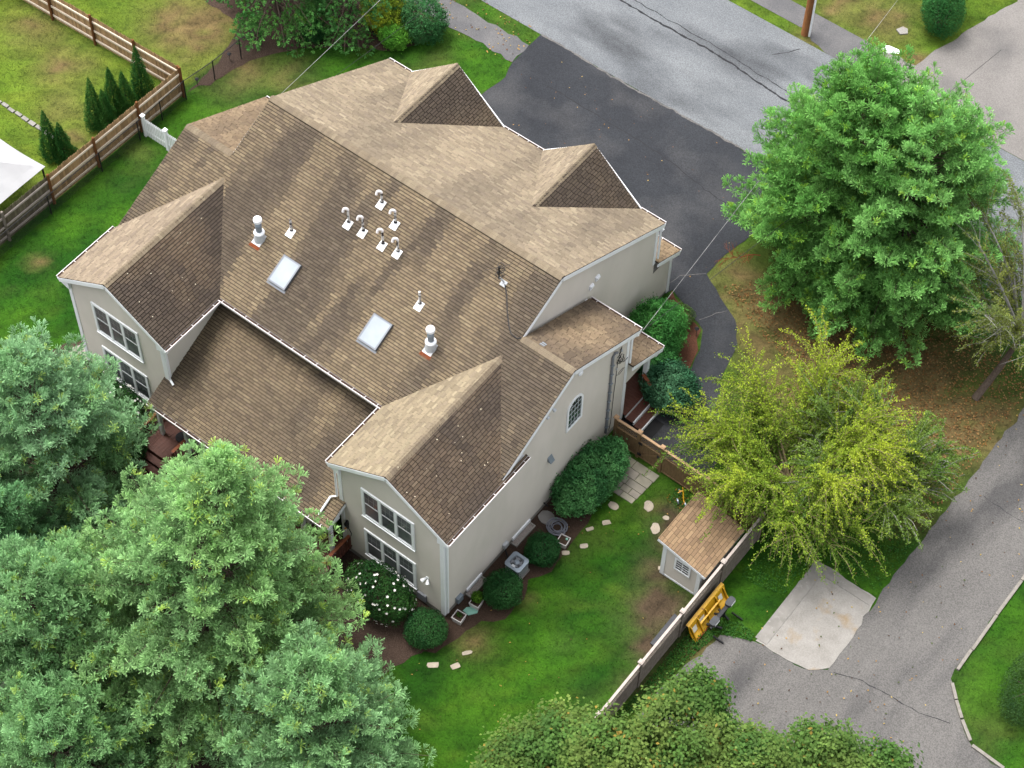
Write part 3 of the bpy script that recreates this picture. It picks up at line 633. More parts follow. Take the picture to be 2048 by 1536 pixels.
for a in (40, 90, 140): b.bar((WO + .049, cy + .18 * math.cos(R_(a)), zs + .18 * math.sin(R_(a))), (WO + .049, cy + (ra - .08) * math.cos(R_(a)), zs + (ra - .08) * math.sin(R_(a))), .02, .012, (1, 0, 0))
b.build('muntin', 'whitemetal', aw)

# ---- rooftop fittings
nR = Vector((0, -S, 1)).normalized(); fall = Vector((0, -1, -S)).normalized(); rz = lambda y: H + S * y + .012
def on_roof(x, y, du, dv, h): return Vector((x, y, rz(y))) + Vector((1, 0, 0)) * du + fall * dv + nR * h
def part_empty(name):
    e = bpy.data.objects.new(name, None); COL.objects.link(e); e.parent = house; return e
def plate(b, x, y, u, v0, v1, h0, h1):
    q = [(-u, v1), (u, v1), (u, v0), (-u, v0)]; b.mesh([on_roof(x, y, a, c, h0) for a, c in q] + [on_roof(x, y, a, c, h1) for a, c in q], MB.BF)
def vent(x, y, hgt, elbow=True):
    e = part_empty('vent_pipe'); b = MB(); plate(b, x, y, .15, -.12, .24, .012, .022); b.lathe(on_roof(x, y, 0, 0, .015), [(.13, 0), (.10, .04), (.075, .09)], 12); b.build('flashing', 'white', e)
    c = Vector((x, y, rz(y))); MB().lathe(c, [(.075, .05), (.08, .09), (.066, .14)], 12).build('collar', 'black', e)
    pts = [c, c + Vector((0, 0, hgt * .5)), c + Vector((0, 0, hgt))]
    MB().tube(pts, .045, 10).build('pipe', 'pipe', e)
    if elbow:
        dr = Vector((-.80, -.60, 0)); ar = []
        for k in range(8):
            t = math.pi * k / 7 * .92; ar.append(c + Vector((0, 0, hgt + .085 * math.sin(t))) + dr * (.085 * (1 - math.cos(t))))
        ar.append(ar[-1] + Vector((0, 0, -.12)) + dr * .02); MB().tube(ar, .052, 10).build('elbow', 'gutter', e, True)
for x, y, hg, el in ((-.6, -1.08, .62, 1), (-1.27, -2.24, .78, 1), (-.58, -2.22, .82, 1), (.33, -1.42, .72, 1), (.38, -2.23, .82, 1), (1.06, -2.18, .74, 1), (-3.05, -3.52, .72, 0), (2.96, -3.25, .78, 0)): vent(x, y, hg, el)
for x, y in ((-3.99, -4.29), (4.26, -4.23)):
    e = part_empty('flue'); b = MB(); plate(b, x, y, .24, .28, .44, .012, .02); b.build('rusty_flashing', 'rust', e)
    b = MB(); plate(b, x, y, .2, -.2, .3, .02, .03); b.build('flashing', 'whitemetal', e)
    c = Vector((x, y, rz(y)))
    MB().lathe(c, [(.24, -.1), (.22, .08), (.15, .34)], 18).build('cone', 'whitemetal', e, False); MB().lathe(c, [(.14, .34), (.215, .36), (.20, .41), (.13, .46)], 20).build('storm_collar', 'white', e)
    MB().lathe(c, [(.125, .42), (.125, 1.02)], 20).build('pipe', 'metal', e, True); MB().lathe(c, [(.13, 1.0), (.165, 1.02), (.17, 1.12), (.155, 1.17), (.08, 1.20)], 20).build('cap', 'white', e, False)
for x0, x1 in ((-2.71, -1.87), (1.68, 2.56)):
    e = part_empty('skylight'); xm, ym, hu = (x0 + x1) / 2, -4.81, (x1 - x0) / 2; hv = .57
    b = MB()
    for (u0, u1, v0, v1) in ((-hu, hu, -hv, -hv + .06), (-hu, hu, hv - .06, hv), (-hu, -hu + .06, -hv + .06, hv - .06), (hu - .06, hu, -hv + .06, hv - .06)):
        q = [(u0, v1), (u1, v1), (u1, v0), (u0, v0)]; b.mesh([on_roof(xm, ym, a, c, .0) for a, c in q] + [on_roof(xm, ym, a, c, .14) for a, c in q], MB.BF)
    b.build('frame', 'skyframe', e); b = MB(); plate(b, xm, ym, hu - .055, -hv + .055, hv - .055, .06, .128); b.build('pane', 'skypane', e)
    b = MB(); plate(b, xm, ym, hu + .03, hv, hv + .1, .012, .02); b.build('apron_flashing', 'skyframe', e)
# rooftop antenna with its cable
e = part_empty('antenna'); b = MB(); plate(b, 5.23, -1.16, .12, -.08, .14, .012, .024); c = Vector((5.23, -1.16, rz(-1.16)))
b.tube([c, c + Vector((-.05, -.05, .18)), c + Vector((-.16, -.1, .30))], .035, 8); b.build('mount', 'whitemetal', e)
b = MB(); m0 = c + Vector((-.16, -.1, .3)); b.tube([m0 - Vector((0, 0, .1)), m0 + Vector((0, 0, .62))], .03, 6)
for k in range(5):
    cc = m0 + Vector((.05 * (k % 2), .03 * k, .12 + .11 * k)); b.tube([cc + Vector((.15 * math.cos(t * .7), .1 * math.sin(t * .7), .04 * math.sin(t * 1.4 + k))) for t in range(10)], .014, 5, False)
b.tube([m0 + Vector((-.42, -.35, .42)), m0 + Vector((.3, .42, .62))], .009, 5); b.build('elements', 'blackmetal', e)
pts = [(5.3, -1.2), (5.62, -1.5), (5.95, -1.9), (6.3, -2.25), (6.55, -2.45), (6.85, -2.48), (6.98, -2.38)]
MB().tube([(x, y, rz(y) + .02) for x, y in pts], .024, 6).build('cable', 'wire', e)
b = MB(); rg = np.random.default_rng(5)      # asphalt patches near the ridge ends
for (x, y) in ((7.7, -2.05),): b.mesh([(x - .1, y - .1, HB - .491 * (y - .1 - YB) + .03), (x + .1, y - .1, HB - .491 * (y - .1 - YB) + .03), (x + .1, y + .16, HB - .491 * (y + .16 - YB) + .03), (x - .1, y + .16, HB - .491 * (y + .16 - YB) + .03)], ((0, 1, 2, 3),))
b.build('roof_patch', 'metal', house)

# ---- wall fittings
def fit(name, m, fn, par=house): b = MB(); fn(b); return b.build(name, m, par)
for y, z in ((2.45, 6.67), (2.08, 6.5)): fit('wall_vent', 'white', lambda b: (b.box(6.87, 6.95, y - .11, y + .11, z - .12, z + .12), b.box(6.95, 7.0, y - .09, y + .09, z + .02, z + .1)))
fit('wall_vent', 'white', lambda b: b.lathe((9.13, -1.67, 7.06), [(.13, 0), (.13, .06), (.08, .1)], 12, (1, 0, 0)))
for y in (-3.45, -3.85): fit('floodlight', 'whitemetal', lambda b: (b.box(9.13, 9.22, y - .06, y + .06, 6.8, 6.95), b.lathe((9.24, y, 6.9), [(.05, 0), (.075, .1), (.08, .14)], 10, (1, .2, -.8))))
fit('dryer_vent', 'metal', lambda b: b.mesh([(9.14, -3.45, 3.2), (9.14, -3.2, 3.2), (9.14, -3.2, 3.5), (9.14, -3.45, 3.5), (9.32, -3.45, 3.2), (9.32, -3.2, 3.2)], ((0, 1, 2, 3), (4, 5, 1, 0), (3, 2, 5, 4), (0, 3, 4), (1, 5, 2))))
e = part_empty('electric_service'); fit('conduit', 'greyplastic', lambda b: b.tube([(9.2, .42, .6), (9.2, .42, 5.75), (9.22, .52, 5.92), (9.24, .62, 5.86)], .055, 8), e)
for z in np.arange(1.0, 5.6, .6): fit('pipe_clamp', 'metal', lambda b: b.box(9.14, 9.27, .355, .485, z, z + .04), e)
def tangle(b):
    rg = np.random.default_rng(8)
    for k in range(9):
        p = Vector((9.22, .8 + rg.uniform(-.1, .35), 5.0 + rg.uniform(-.2, .75))); pts = [p]
        for j in range(5): p = p + Vector((rg.uniform(-.02, .05), rg.uniform(-.16, .16), rg.uniform(-.22, .2))); p.x = min(max(p.x, 9.17), 9.4); pts.append(p)
        b.tube(pts, .014, 5, False)
    b.tube([(9.2, .78, 5.0), (9.2, .72, 3.0), (9.2, .7, 1.0), (9.2, .62, .5)], .014, 5); b.tube([(9.22, .85, 4.2), (9.26, 1.1, 4.35), (9.24, 1.25, 4.2), (9.22, .95, 4.05), (9.2, .78, 4.15)], .010, 5)
fit('service_cable', 'wire', tangle, e)
fit('insulator', 'whitemetal', lambda b: (b.lathe((9.22, .95, 5.55), [(.03, 0), (.06, .05), (.03, .12)], 8), b.lathe((9.2, .75, 4.55), [(.03, 0), (.045, .05), (.03, .1)], 8)), e)
e = part_empty('floodlight'); fit('mount', 'white', lambda b: b.lathe((8.36, -9.61, 2.2), [(.07, 0), (.07, .05)], 12, (0, -1, 0)), e)
for dx in (-.1, .1): fit('lamp_head', 'white', lambda b: b.lathe((8.36 + dx * .5, -9.68, 2.18), [(.035, 0), (.055, .08), (.085, .18), (.07, .19)], 12, (dx * 4, -.6, -.5)), e)
e = part_empty('wall_lamp'); fit('bracket', 'blackmetal', lambda b: (b.box(4.52, 4.6, -9.72, -9.63, 1.85, 2.35), b.tube([(4.56, -9.72, 2.3), (4.75, -9.85, 2.35), (4.95, -9.9, 2.15), (4.9, -9.88, 1.9)], .02, 6), b.lathe((4.56, -9.72, 2.1), [(.09, 0), (.1, .1), (.05, .2)], 10)), e)
fit('bulb', 'brass', lambda b: b.lathe((4.6, -9.84, 2.02), [(.02, 0), (.045, .05), (.02, .1)], 8), e)
fit('meter_box', 'greyplastic', lambda b: b.box(7.9, 8.3, -9.72, -9.63, .35, .75)); fit('meter_box', 'metal', lambda b: b.box(9.14, 9.3, -9.0, -8.7, .3, .62)); fit('meter_box', 'whitemetal', lambda b: b.box(9.14, 9.27, -6.15, -5.9, .45, .7))
fit('refrigerant_line', 'black', lambda b: (b.tube([(9.18, -6.02, .45), (9.25, -6.05, .15), (9.5, -6.2, .1), (9.8, -6.3, .25)], .03, 6)))
fit('hose_bib', 'blackmetal', lambda b: b.tube([(9.13, -3.55, .4), (9.3, -3.55, .38), (9.34, -3.55, .3)], .03, 6))
for ya_, yb_2 in ((-5.55, -4.45), (-8.35, -7.45)):
    e = part_empty('basement_window'); fit('frame', 'white', lambda b: b.box(9.135, 9.21, ya_, yb_2, .22, .4), e); fit('well', 'found', lambda b: (b.box(9.14, 9.42, ya_ - .05, ya_, .0, .1), b.box(9.14, 9.42, yb_2, yb_2 + .05, .0, .1), b.box(9.38, 9.42, ya_, yb_2, .0, .1)), e)
    fit('gravel', 'gravel', lambda b: b.box(9.14, 9.38, ya_, yb_2, .0, .05), e)

# ---- entry porch on the right end
fit('porch_post', 'white', lambda b: (b.box(8.92, 9.1, 3.2, 3.38, .5, 2.7), b.box(8.9, 9.12, 3.18, 3.4, .5, .62)))
fit('porch_beam', 'white', lambda b: b.box(9.02, 9.1, 1.6, 3.36, 2.52, 2.64)); fit('porch_ceiling', 'white', lambda b: b.box(6.9, 9.0, 1.6, 3.36, 2.66, 2.7))
porch = part_empty('porch'); nb = 16
for k in range(nb):
    y0 = 1.6 + k * (2.0 / nb); fit('board', 'redwood', lambda b: b.box(6.9, 9.32, y0, y0 + 2.0 / nb - .008, .5, .54), porch)
fit('skirt', 'redwood', lambda b: b.box(6.9, 9.28, 3.56, 3.6, .02, .5), porch)
for i, (xx, zz) in enumerate(((9.32, .50), (9.72, .33), (10.12, .16))):
    fit('riser', 'white', lambda b: b.box(xx - .05, xx, 1.62, 2.78, zz - .17 if zz > .2 else .02, zz + .02), porch)
    if i < 2: fit('tread', 'redwood', lambda b: b.box(xx + .004, xx + .345, 1.6, 2.8, zz - .2, zz - .155), porch)
rl = [(9.02, 3.1, 1.42), (9.3, 2.98, 1.40), (9.7, 2.9, 1.16), (10.15, 2.86, .86)]
M['redwood_bright'] = mat('handrail_wood', (.23, .075, .035), (.17, .055, .028), 5, .5)
fit('handrail', 'redwood_bright', lambda b: [b.bar(rl[i], rl[i + 1], .14, .05) for i in range(3)], porch)
for k in range(8):
    t = k / 7; x = 9.1 + t * 1.0; zt = np.interp(x, [q[0] for q in rl], [q[2] for q in rl]); yy = np.interp(x, [q[0] for q in rl], [q[1] for q in rl])
    fit('baluster', 'redwood', lambda b: b.box(x - .018, x + .018, yy - .018, yy + .018, max(.02, .5 - t * .48), zt - .02), porch)
fit('corner_trim', 'white', lambda b: b.box(9.125, 9.155, 1.5, 1.64, .3, 2.55))

# ---- rear decks beneath the low roof
rd = part_empty('rear_deck')
for x0, x1 in ((-4.75, -2.95), (2.1, 4.75)):
    n = int((x1 - x0) / .145)
    for k in range(n): fit('board', 'redwood', lambda b: b.box(x0 + k * .145, x0 + k * .145 + .138, -12.4 if x0 > 0 else -11.2, -9.66, .62, .66), rd)
    fit('rim_joist', 'redwood', lambda b: b.box(x0, x1, (-12.4 if x0 > 0 else -11.2) - .04, -12.4 if x0 > 0 else -11.2, .3, .66), rd)
def railing(p, q, z=.66, h=.9):
    p, q = Vector((*p, z)), Vector((*q, z)); fit('handrail', 'redwood_bright', lambda b: b.bar(p + Vector((0, 0, h)), q + Vector((0, 0, h)), .13, .04), rd); n = int((q - p).length / .14)
    fit('bottom_rail', 'redwood', lambda b: b.bar(p + Vector((0, 0, .1)), q + Vector((0, 0, .1)), .05, .06), rd)
    for k in range(n + 1):
        c = p + (q - p) * (k / n); wd = .045 if k in (0, n) else .018; fit('baluster', 'redwood', lambda b: b.box(c.x - wd, c.x + wd, c.y - wd, c.y + wd, z, z + h), rd)
railing((-4.72, -11.15), (-4.72, -9.75)); railing((-3.0, -11.15), (-3.0, -10.0)); railing((4.7, -12.3), (4.7, -9.8)); railing((2.1, -12.35), (4.65, -12.35))
for k in range(3): fit('step', 'redwood', lambda b: b.box(-4.65, -3.05, -11.55 - k * .3, -11.26 - k * .3, .40 - k * .17, .45 - k * .17), rd)
for x in (-4.35, 4.35, -2.95, 2.95): fit('porch_post', 'white', lambda b: b.box(x - .07, x + .07, -10.45, -10.31, .66, 2.86))
fit('grill_pan', 'blackmetal', lambda b: b.lathe((-3.6, -10.1, .68), [(.2, 0), (.26, .1), (.24, .12)], 14))
# ------------------------------------------------------------------ fences
def sub(name, par):
    e = bpy.data.objects.new(name, None); COL.objects.link(e); return adopt(e, par)
def picket_mesh(name, h, wd, th, col, m):
    b = MB(); a = wd / 2
    q = [(-a, 0), (a, 0), (a, h - wd * .75), (0, h), (-a, h - wd * .75)]; n = 5
    b.mesh([(x, -th / 2, z) for x, z in q] + [(x, th / 2, z) for x, z in q], [(0, 1, 2, 3, 4), (9, 8, 7, 6, 5)] + [(i, i + 5, (i + 1) % 5 + 5, (i + 1) % 5) for i in range(5)], col)
    o = b.build(name, m); me = o.data; bpy.data.objects.remove(o); return me
def place(name, me, loc, rz, par, sz=1.0):
    o = bpy.data.objects.new(name, me); COL.objects.link(o); adopt(o, par); o.location = loc; o.rotation_euler = (0, 0, rz); o.scale = (1, 1, sz); return o
rg = np.random.default_rng(21)
TAN = [picket_mesh('picket', 1.72, .096, .018, (c * k, c * k * .98, c * k), 'fence') for c, k in ((1.0, 1), (1.1, 1), (.9, 1), (.8, 1), (1.2, 1))]
GRY = [picket_mesh('picket', 1.72, .096, .018, c, 'fence') for c in ((.42, .55, .75), (.36, .46, .62), (.5, .66, .9))]
def stockade(label, p, q, posts, face, greyfrom=None):
    p, q, face = Vector((*p, 0)), Vector((*q, 0)), Vector((*face, 0)); d = (q - p).normalized(); L = (q - p).length; rz = math.atan2(d.y, d.x)
    f = thing('stockade_fence', label, 'fence', tuple((p + q) / 2)); n = int(L / .104)
    for k in range(n):
        t = (k + .5) * .104; c = p + d * t - face * .05; gr = greyfrom is not None and t > greyfrom
        place('picket', (GRY if gr else TAN)[rg.integers(3 if gr else 5)], (c.x, c.y, .04), rz, f, rg.uniform(.985, 1.02))
    for i in range(len(posts) - 1):
        a, c = p + d * posts[i], p + d * posts[i + 1]; gr = greyfrom is not None and posts[i] >= greyfrom - .1
        for z in (.3, .88, 1.45): MB().bar(a + Vector((0, 0, z)), c + Vector((0, 0, z)), .05, .10).build('rail', 'greycap' if gr else 'rail', f)
    for t in posts:
        c = p + d * t; gr = greyfrom is not None and t > greyfrom; MB().lathe(c + face * .03, [(.068, 0), (.066, 1.86), (.05, 1.9)], 10).build('post', 'greywood' if gr else 'pole', f, False)
    return f
stockade('tan stockade fence with pointed pickets running beside the side yard lawn', (-16.22, 3.5), (-16.5, -11), [0, 2.63, 5.25, 7.9, 10.5, 13.1], (1, 0), 7.9)
stockade('tan stockade fence dividing the two neighbouring lawns at upper left', (-16.3, 3.55), (-32, 3.0), [0, 2.6, 5.15, 7.75, 10.4, 13.0, 15.6], (0, -1))
# chain-link fence with black posts
cl = thing('chain_link_fence', 'black chain link fence with thin posts in front of the mulch and pickets', 'fence', (-15.9, 2, 0))
path = [(-16.05, -10.9), (-16.03, -4.9), (-16.0, -1.85), (-15.95, .45), (-15.98, 1.9), (-16.0, 3.45), (-15.8, 5.1), (-15.75, 6.8), (-15.6, 8.0)]
for x, y in path[1:]: MB().lathe((x, y, 0), [(.028, 0), (.028, 1.2), (.012, 1.23)], 8).build('post', 'blackmetal', cl)
MB().tube([(x, y, 1.18) for x, y in path], .02, 6).build('top_rail', 'blackmetal', cl)
b = MB()
for (x0, y0), (x1, y1) in zip(path[:-1], path[1:]):
    L = math.hypot(x1 - x0, y1 - y0); n = int((L + 1.15) / .095)
    for k in range(n):
        for sg in (1, -1):
            s0 = k * .095 - 1.15; pts = []
            a0, a1 = max(0, s0), min(L, s0 + 1.15)
            if a1 - a0 < .02: continue
            za, zb = (a0 - s0) + .02, (a1 - s0) + .02
            if sg < 0: za, zb = 1.19 - za, 1.19 - zb
            P0, P1 = (x0 + (x1 - x0) * a0 / L, y0 + (y1 - y0) * a0 / L, za), (x0 + (x1 - x0) * a1 / L, y0 + (y1 - y0) * a1 / L, zb)
            b.tube([P0, P1], .0035, 3, False)
tag(b.build('wire_mesh', 'black', cl), kind='stuff')
# white picket fence
wp = thing('picket_fence', 'white picket fence with square capped posts between the house and stockade fence', 'fence', (-13, .8, 0))
for x in (-15.93, -14.6, -12.4, -10.4): MB().box(x - .065, x + .065, .735, .865, 0, 1.28).box(x - .09, x + .09, .71, .89, 1.28, 1.33).build('post', 'white', wp)
wpk = picket_mesh('picket', 1.12, .06, .02, (1, 1, 1), 'white')
for k in range(62):
    x = -15.82 + k * .1
    if min(abs(x - q) for q in (-15.93, -14.6, -12.4, -10.4)) > .09: place('picket', wpk, (x, .79, .08), 0, wp)
for z in (.3, .95): MB().box(-15.9, -9.5, .805, .84, z, z + .08).build('rail', 'white', wp)

def lattice(b, p, q, z0, z1, off, sp=.16, wd=.028):
    """two layers of diagonal laths"""
    p, q = Vector((*p, 0)), Vector((*q, 0)); L = (q - p).length; d = (q - p) / L; h = z1 - z0; nrm = Vector((-d.y, d.x, 0))
    for sg, o_ in ((1, 0), (-1, .012)):
        k = -h
        while k < L:
            a0, a1 = max(0, k), min(L, k + h)
            if a1 - a0 > .02:
                za, zb = z0 + (a0 - k), z0 + (a1 - k)
                if sg < 0: za, zb = z1 - (a0 - k), z1 - (a1 - k)
                b.bar(p + d * a0 + nrm * (off + o_) + Vector((0, 0, za)), p + d * a1 + nrm * (off + o_) + Vector((0, 0, zb)), .009, wd, nrm.cross(Vector((0, 0, 1))) if False else (0, 0, 1))
            k += sp
def panel_fence(name, label, pts, hgt, mb, mc, gate=None, lat=.45):
    f = thing(name, label, 'fence', (*pts[0], 0))
    for i, (x, y) in enumerate(pts):
        MB().box(x - .06, x + .06, y - .06, y + .06, 0, hgt + .02).build('post', mb, f)
        MB().box(x - .095, x + .095, y - .095, y + .095, hgt + .02, hgt + .06).box(x - .06, x + .06, y - .06, y + .06, hgt + .06, hgt + .085).build('post_cap', mc, f)
    for i in range(len(pts) - 1):
        a, c = Vector((*pts[i], 0)), Vector((*pts[i + 1], 0)); d = (c - a).normalized(); a, c = a + d * .065, c - d * .065; L = (c - a).length; nrm = Vector((-d.y, d.x, 0)); zl = hgt - .12 - lat
        MB().bar(a + Vector((0, 0, hgt - .08)), c + Vector((0, 0, hgt - .08)), .10, .05).build('top_rail', mc, f)
        for z in (.12, zl - .03): MB().bar(a + Vector((0, 0, z)), c + Vector((0, 0, z)), .07, .06).build('rail', mb, f)
        n = max(1, int(L / .14)); wd = L / n
        for k in range(n): MB().bar(a + d * (k * wd + wd / 2) + Vector((0, 0, .15)), a + d * (k * wd + wd / 2) + Vector((0, 0, zl - .06)), .022, wd - .008, tuple(d)).build('board', mb, f)
        b = MB(); lattice(b, (a.x, a.y), (c.x, c.y), zl + .005, hgt - .11, -.006); b.build('lattice', mb, f)
        if gate == i:
            MB().bar(a + nrm * -.04 + Vector((0, 0, .2)), c + nrm * -.04 + Vector((0, 0, zl - .1)), .02, .09).build('brace', mb, f)
            for z in (.3, zl - .1): MB().box(a.x - .03, a.x + .14, a.y - .09, a.y - .05, z, z + .12).build('hinge', 'blackmetal', f)
            MB().box(c.x - .1, c.x + .03, c.y - .09, c.y - .05, zl - .2, zl - .08).build('latch', 'blackmetal', f)
    return f
panel_fence('lattice_fence', 'brown cedar fence with lattice top and gate beside the entry steps', [(9.5, .62), (10.62, .62), (11.72, .6), (13.95, .55), (16.42, .5)], 1.72, 'newwood', 'capwood', 1)
panel_fence('lattice_fence', 'grey weathered lattice-top fence between the back lawn and parking lot', [(16.45, .38), (16.45, -2.2), (16.45, -4.84), (16.45, -7.46), (16.45, -10.05), (16.45, -12.6), (16.45, -15.2)], 1.9, 'greywood', 'greycap')

# ------------------------------------------------------------------ shed
shed = thing('garden_shed', 'small beige lean-to garden shed with brown shingle roof beside the weathered fence', 'shed', (15.2, -1.8, 0))
sx0, sx1, sy0, sy1 = 14.38, 16.02, -3.05, -.7; zr = lambda x: 2.42 - .26 * (x - 14.15)
def swall(org, ud, nrm, polys): return wall('wall', org, ud, nrm, polys, course=.09, parent=shed)
swall((0, sy0, 0), (1, 0, 0), (0, -1, 0), [[(sx0, .12), (sx1, .12), (sx1, zr(sx1) - .1), (sx0, zr(sx0) - .1)]])
swall((sx0, 0, 0), (0, 1, 0), (-1, 0, 0), [[(sy0, .12), (sy1, .12), (sy1, zr(sx0) - .1), (sy0, zr(sx0) - .1)]])
swall((sx1, 0, 0), (0, 1, 0), (1, 0, 0), [[(sy0, .12), (sy1, .12), (sy1, zr(sx1) - .1), (sy0, zr(sx1) - .1)]])
swall((0, sy1, 0), (1, 0, 0), (0, 1, 0), [[(sx0, .12), (sx1, .12), (sx1, zr(sx1) - .1), (sx0, zr(sx0) - .1)]])
MB().box(sx0 + .03, sx1 - .03, sy0 + .03, sy1 - .03, 0, zr(sx1) - .16).build('wall_core', 'found', shed)
for x, sg in ((sx0, -1), (sx1, 1)):
    MB().box(min(x - sg * .12, x + sg * .047), max(x - sg * .12, x + sg * .047), sy0 - .048, sy0 - .001, .02, zr(x) - .12).build('corner_board', 'white', shed)
    MB().box(min(x + sg * .001, x + sg * .047), max(x + sg * .001, x + sg * .047), sy0, sy0 + .12, .02, zr(x) - .12).build('corner_board', 'white', shed)
MB().box(sx0 + .14, sx1 - .14, sy0 - .044, sy0 - .001, .02, .12).build('skirt_board', 'white', shed)
MB().bar((14.10, sy0 - .11, zr(14.10) - .09), (16.28, sy0 - .11, zr(16.28) - .09), .04, .15).build('rake_board', 'white', shed)
MB().bar((14.12, sy0 - .1, zr(14.12) - .09), (14.12, sy1 + .12, zr(14.12) - .09), .04, .15).build('fascia', 'white', shed); MB().bar((16.28, sy0 - .08, zr(16.28) - .08), (16.28, sy1 + .12, zr(16.28) - .08), .03, .11).build('fascia', 'white', shed)
SS = []; P_ = [[(14.1, sy0 - .12), (16.3, sy0 - .12), (16.3, sy1 + .14), (14.1, sy1 + .14)]]
shingles(2.42 + .26 * 14.15, -.26, 0, P_, streak=.1, seed=31, tint=(1.15, 1.0, .88), exp=.14, tab=.32, out=SS, lift=.016, gap=.012)
DK = MB(); deck(2.42 + .26 * 14.15, -.26, 0, P_); sroof = DK.build('roof', 'deckboard_under', shed)
for pc in SS: link('shingle', piece_mesh([pc], 'shingle'), None, sroof)
sw = sub('window', shed)
def bxs(name, m, *a): MB().box(*a).build(name, m, sw)
wy = sy0 - .046
b = MB(); b.box(14.9, 15.62, wy - .03, wy, 1.72, 1.8).box(14.9, 15.62, wy - .03, wy, 1.0, 1.08).box(14.9, 14.98, wy - .028, wy, 1.08, 1.72).box(15.54, 15.62, wy - .028, wy, 1.08, 1.72); b.build('frame', 'white', sw)
bxs('pane', 'screen', 14.97, 15.55, wy - .012, wy + .012, 1.07, 1.73)
b = MB(); b.box(15.245, 15.275, wy - .022, wy - .013, 1.08, 1.72)
for z in (1.24, 1.40, 1.56): b.box(14.98, 15.54, wy - .021, wy - .0135, z - .012, z + .012)
b.build('muntin', 'white', sw)

# ------------------------------------------------------------------ paving stones
patio = thing('patio', 'small patio of rectangular bluestone pavers inside the cedar gate', 'patio', (11.1, -.4, 0))
rows = [(.42, [(10.25, 10.75), (10.75, 11.35), (11.35, 11.85)]), (.02, [(10.35, 10.62), (10.62, 11.2), (11.2, 11.82)]), (-.38, [(10.5, 11.0), (11.0, 11.8)]), (-.72, [(10.55, 10.95), (10.95, 11.35), (11.35, 11.78)]), (-1.02, [(10.62, 11.15), (11.15, 11.75)])]
rg = np.random.default_rng(4)
for i, (yt, cells) in enumerate(rows):
    yb_ = rows[i + 1][0] if i + 1 < len(rows) else -1.3
    for x0, x1 in cells:
        k = rg.uniform(.85, 1.12); MB().box(x0 + .012, x1 - .012, yb_ + .012, yt - .012, -.02, .035 + rg.uniform(-.006, .008), (k, k * rg.uniform(.96, 1.02), k * rg.uniform(.92, 1.0))).build('paver', 'paver', patio)
def flag(x, y, rx, ry, label, seed, rot=0.0, sq=False):
    rg = np.random.default_rng(500 + seed); n = 8 if sq else 12; pts = []
    for k in range(n):
        t = 2 * math.pi * k / n; r = rg.uniform(.86, 1.1)
        if sq: r *= 1 / max(abs(math.cos(t)), abs(math.sin(t)), .8)
        a, c = .84 * rx * r * math.cos(t), .84 * ry * r * math.sin(t); pts.append((x + a * math.cos(rot) - c * math.sin(rot), y + a * math.sin(rot) + c * math.cos(rot)))
    return tag(MB().prism(pts, -.01, .028).build('stepping_stone', 'stone'), label, 'stone', 'stepping stones in the back lawn')
for i, a in enumerate(((11.23, -1.8, .26, .2, 'tan stepping stone nearest the corner of the patio and big shrub', 0, 0), (12.31, -.97, .22, .3, 'rounded tan stepping stone below the cedar fence, right of the patio', .5, 0), (13.15, -.98, .16, .12, 'smallest tan stone at the soil edge by the shed', .3, 0), (13.1, -1.62, .22, .3, 'oval tan stepping stone at the top corner of the shed roof', .6, 0),
        (11.46, -2.56, .2, .12, 'narrow tan stepping stone in grass below the big shrub', .9, 1), (11.13, -3.2, .18, .1, 'half overgrown stepping stone in grass right of the hose coil', 1.0, 1), (11.4, -3.94, .2, .12, 'slanted tan stepping stone in the lawn right of the planter with pipe', .8, 1), (11.03, -4.62, .2, .12, 'tan stepping stone below the planter beside the upper round shrub', .7, 1),
        (10.7, -10.27, .24, .09, 'pointed tan stone in the grass below the house corner', .9, 1), (10.04, -11.44, .26, .14, 'left tan stone of the pair near the pine branches', .7, 1), (10.7, -10.97, .22, .14, 'right tan stone of the pair near the pine branches', 1.1, 1), (14.3, -2.9, .16, .1, 'tan stone touching the corner of the shed wall', .6, 1))): flag(a[0], a[1], a[2], a[3], a[4], i, a[5], a[6])
tag(MB().prism([(9.52 + .34 * math.cos(t * .52) * (1 + .08 * math.sin(3 * t)), -3.83 + .3 * math.sin(t * .52)) for t in range(12)], 0, .05).build('round_slab', 'concrete'), 'round grey concrete slab on soil beside the coiled hose', 'stone')
ed = thing('stone_edging', 'pale row of edging stones across the left neighbour lawn', 'edging', (-21, -1.8, 0))
for k in range(16):
    x = -25.2 + k * .42 - .3
    if x < -18.9: MB().box(x, x + .34, -1.88 + rg.uniform(-.03, .03), -1.72 + rg.uniform(-.03, .03), 0, .07).build('stone', 'concrete', ed)

# ------------------------------------------------------------------ yard objects
ac = thing('air_conditioner', 'grey outdoor air conditioner unit between two round shrubs', 'air conditioner', (10.05, -6.42, 0))
def rrect(cx, cy, w_, h_, r, n=4): 
    P = []
    for (sx, sy, a0) in ((1, 1, 0), (-1, 1, 90), (-1, -1, 180), (1, -1, 270)):
        for k in range(n + 1): t = R_(a0 + 90 * k / n); P.append((cx + sx * (w_ / 2 - r) + r * math.cos(t), cy + sy * (h_ / 2 - r) + r * math.sin(t)))
    return P
cx, cy = 10.05, -6.42
MB().prism(rrect(cx, cy, .74, .74, .05), 0, .06).build('pad', 'concrete', ac)
MB().prism(rrect(cx, cy, .64, .64, .10), .08, .68).build('cabinet', 'greyplastic', ac)
b = MB()
for k in range(9):
    o_ = -.26 + k * .065
    for q in ((cx + .325, cy + o_), (cx - .325, cy + o_)): b.box(q[0] - .012, q[0] + .012, q[1] - .012, q[1] + .012, .12, .66)
    for q in ((cx + o_, cy + .325), (cx + o_, cy - .325)): b.box(q[0] - .012, q[0] + .012, q[1] - .012, q[1] + .012, .12, .66)
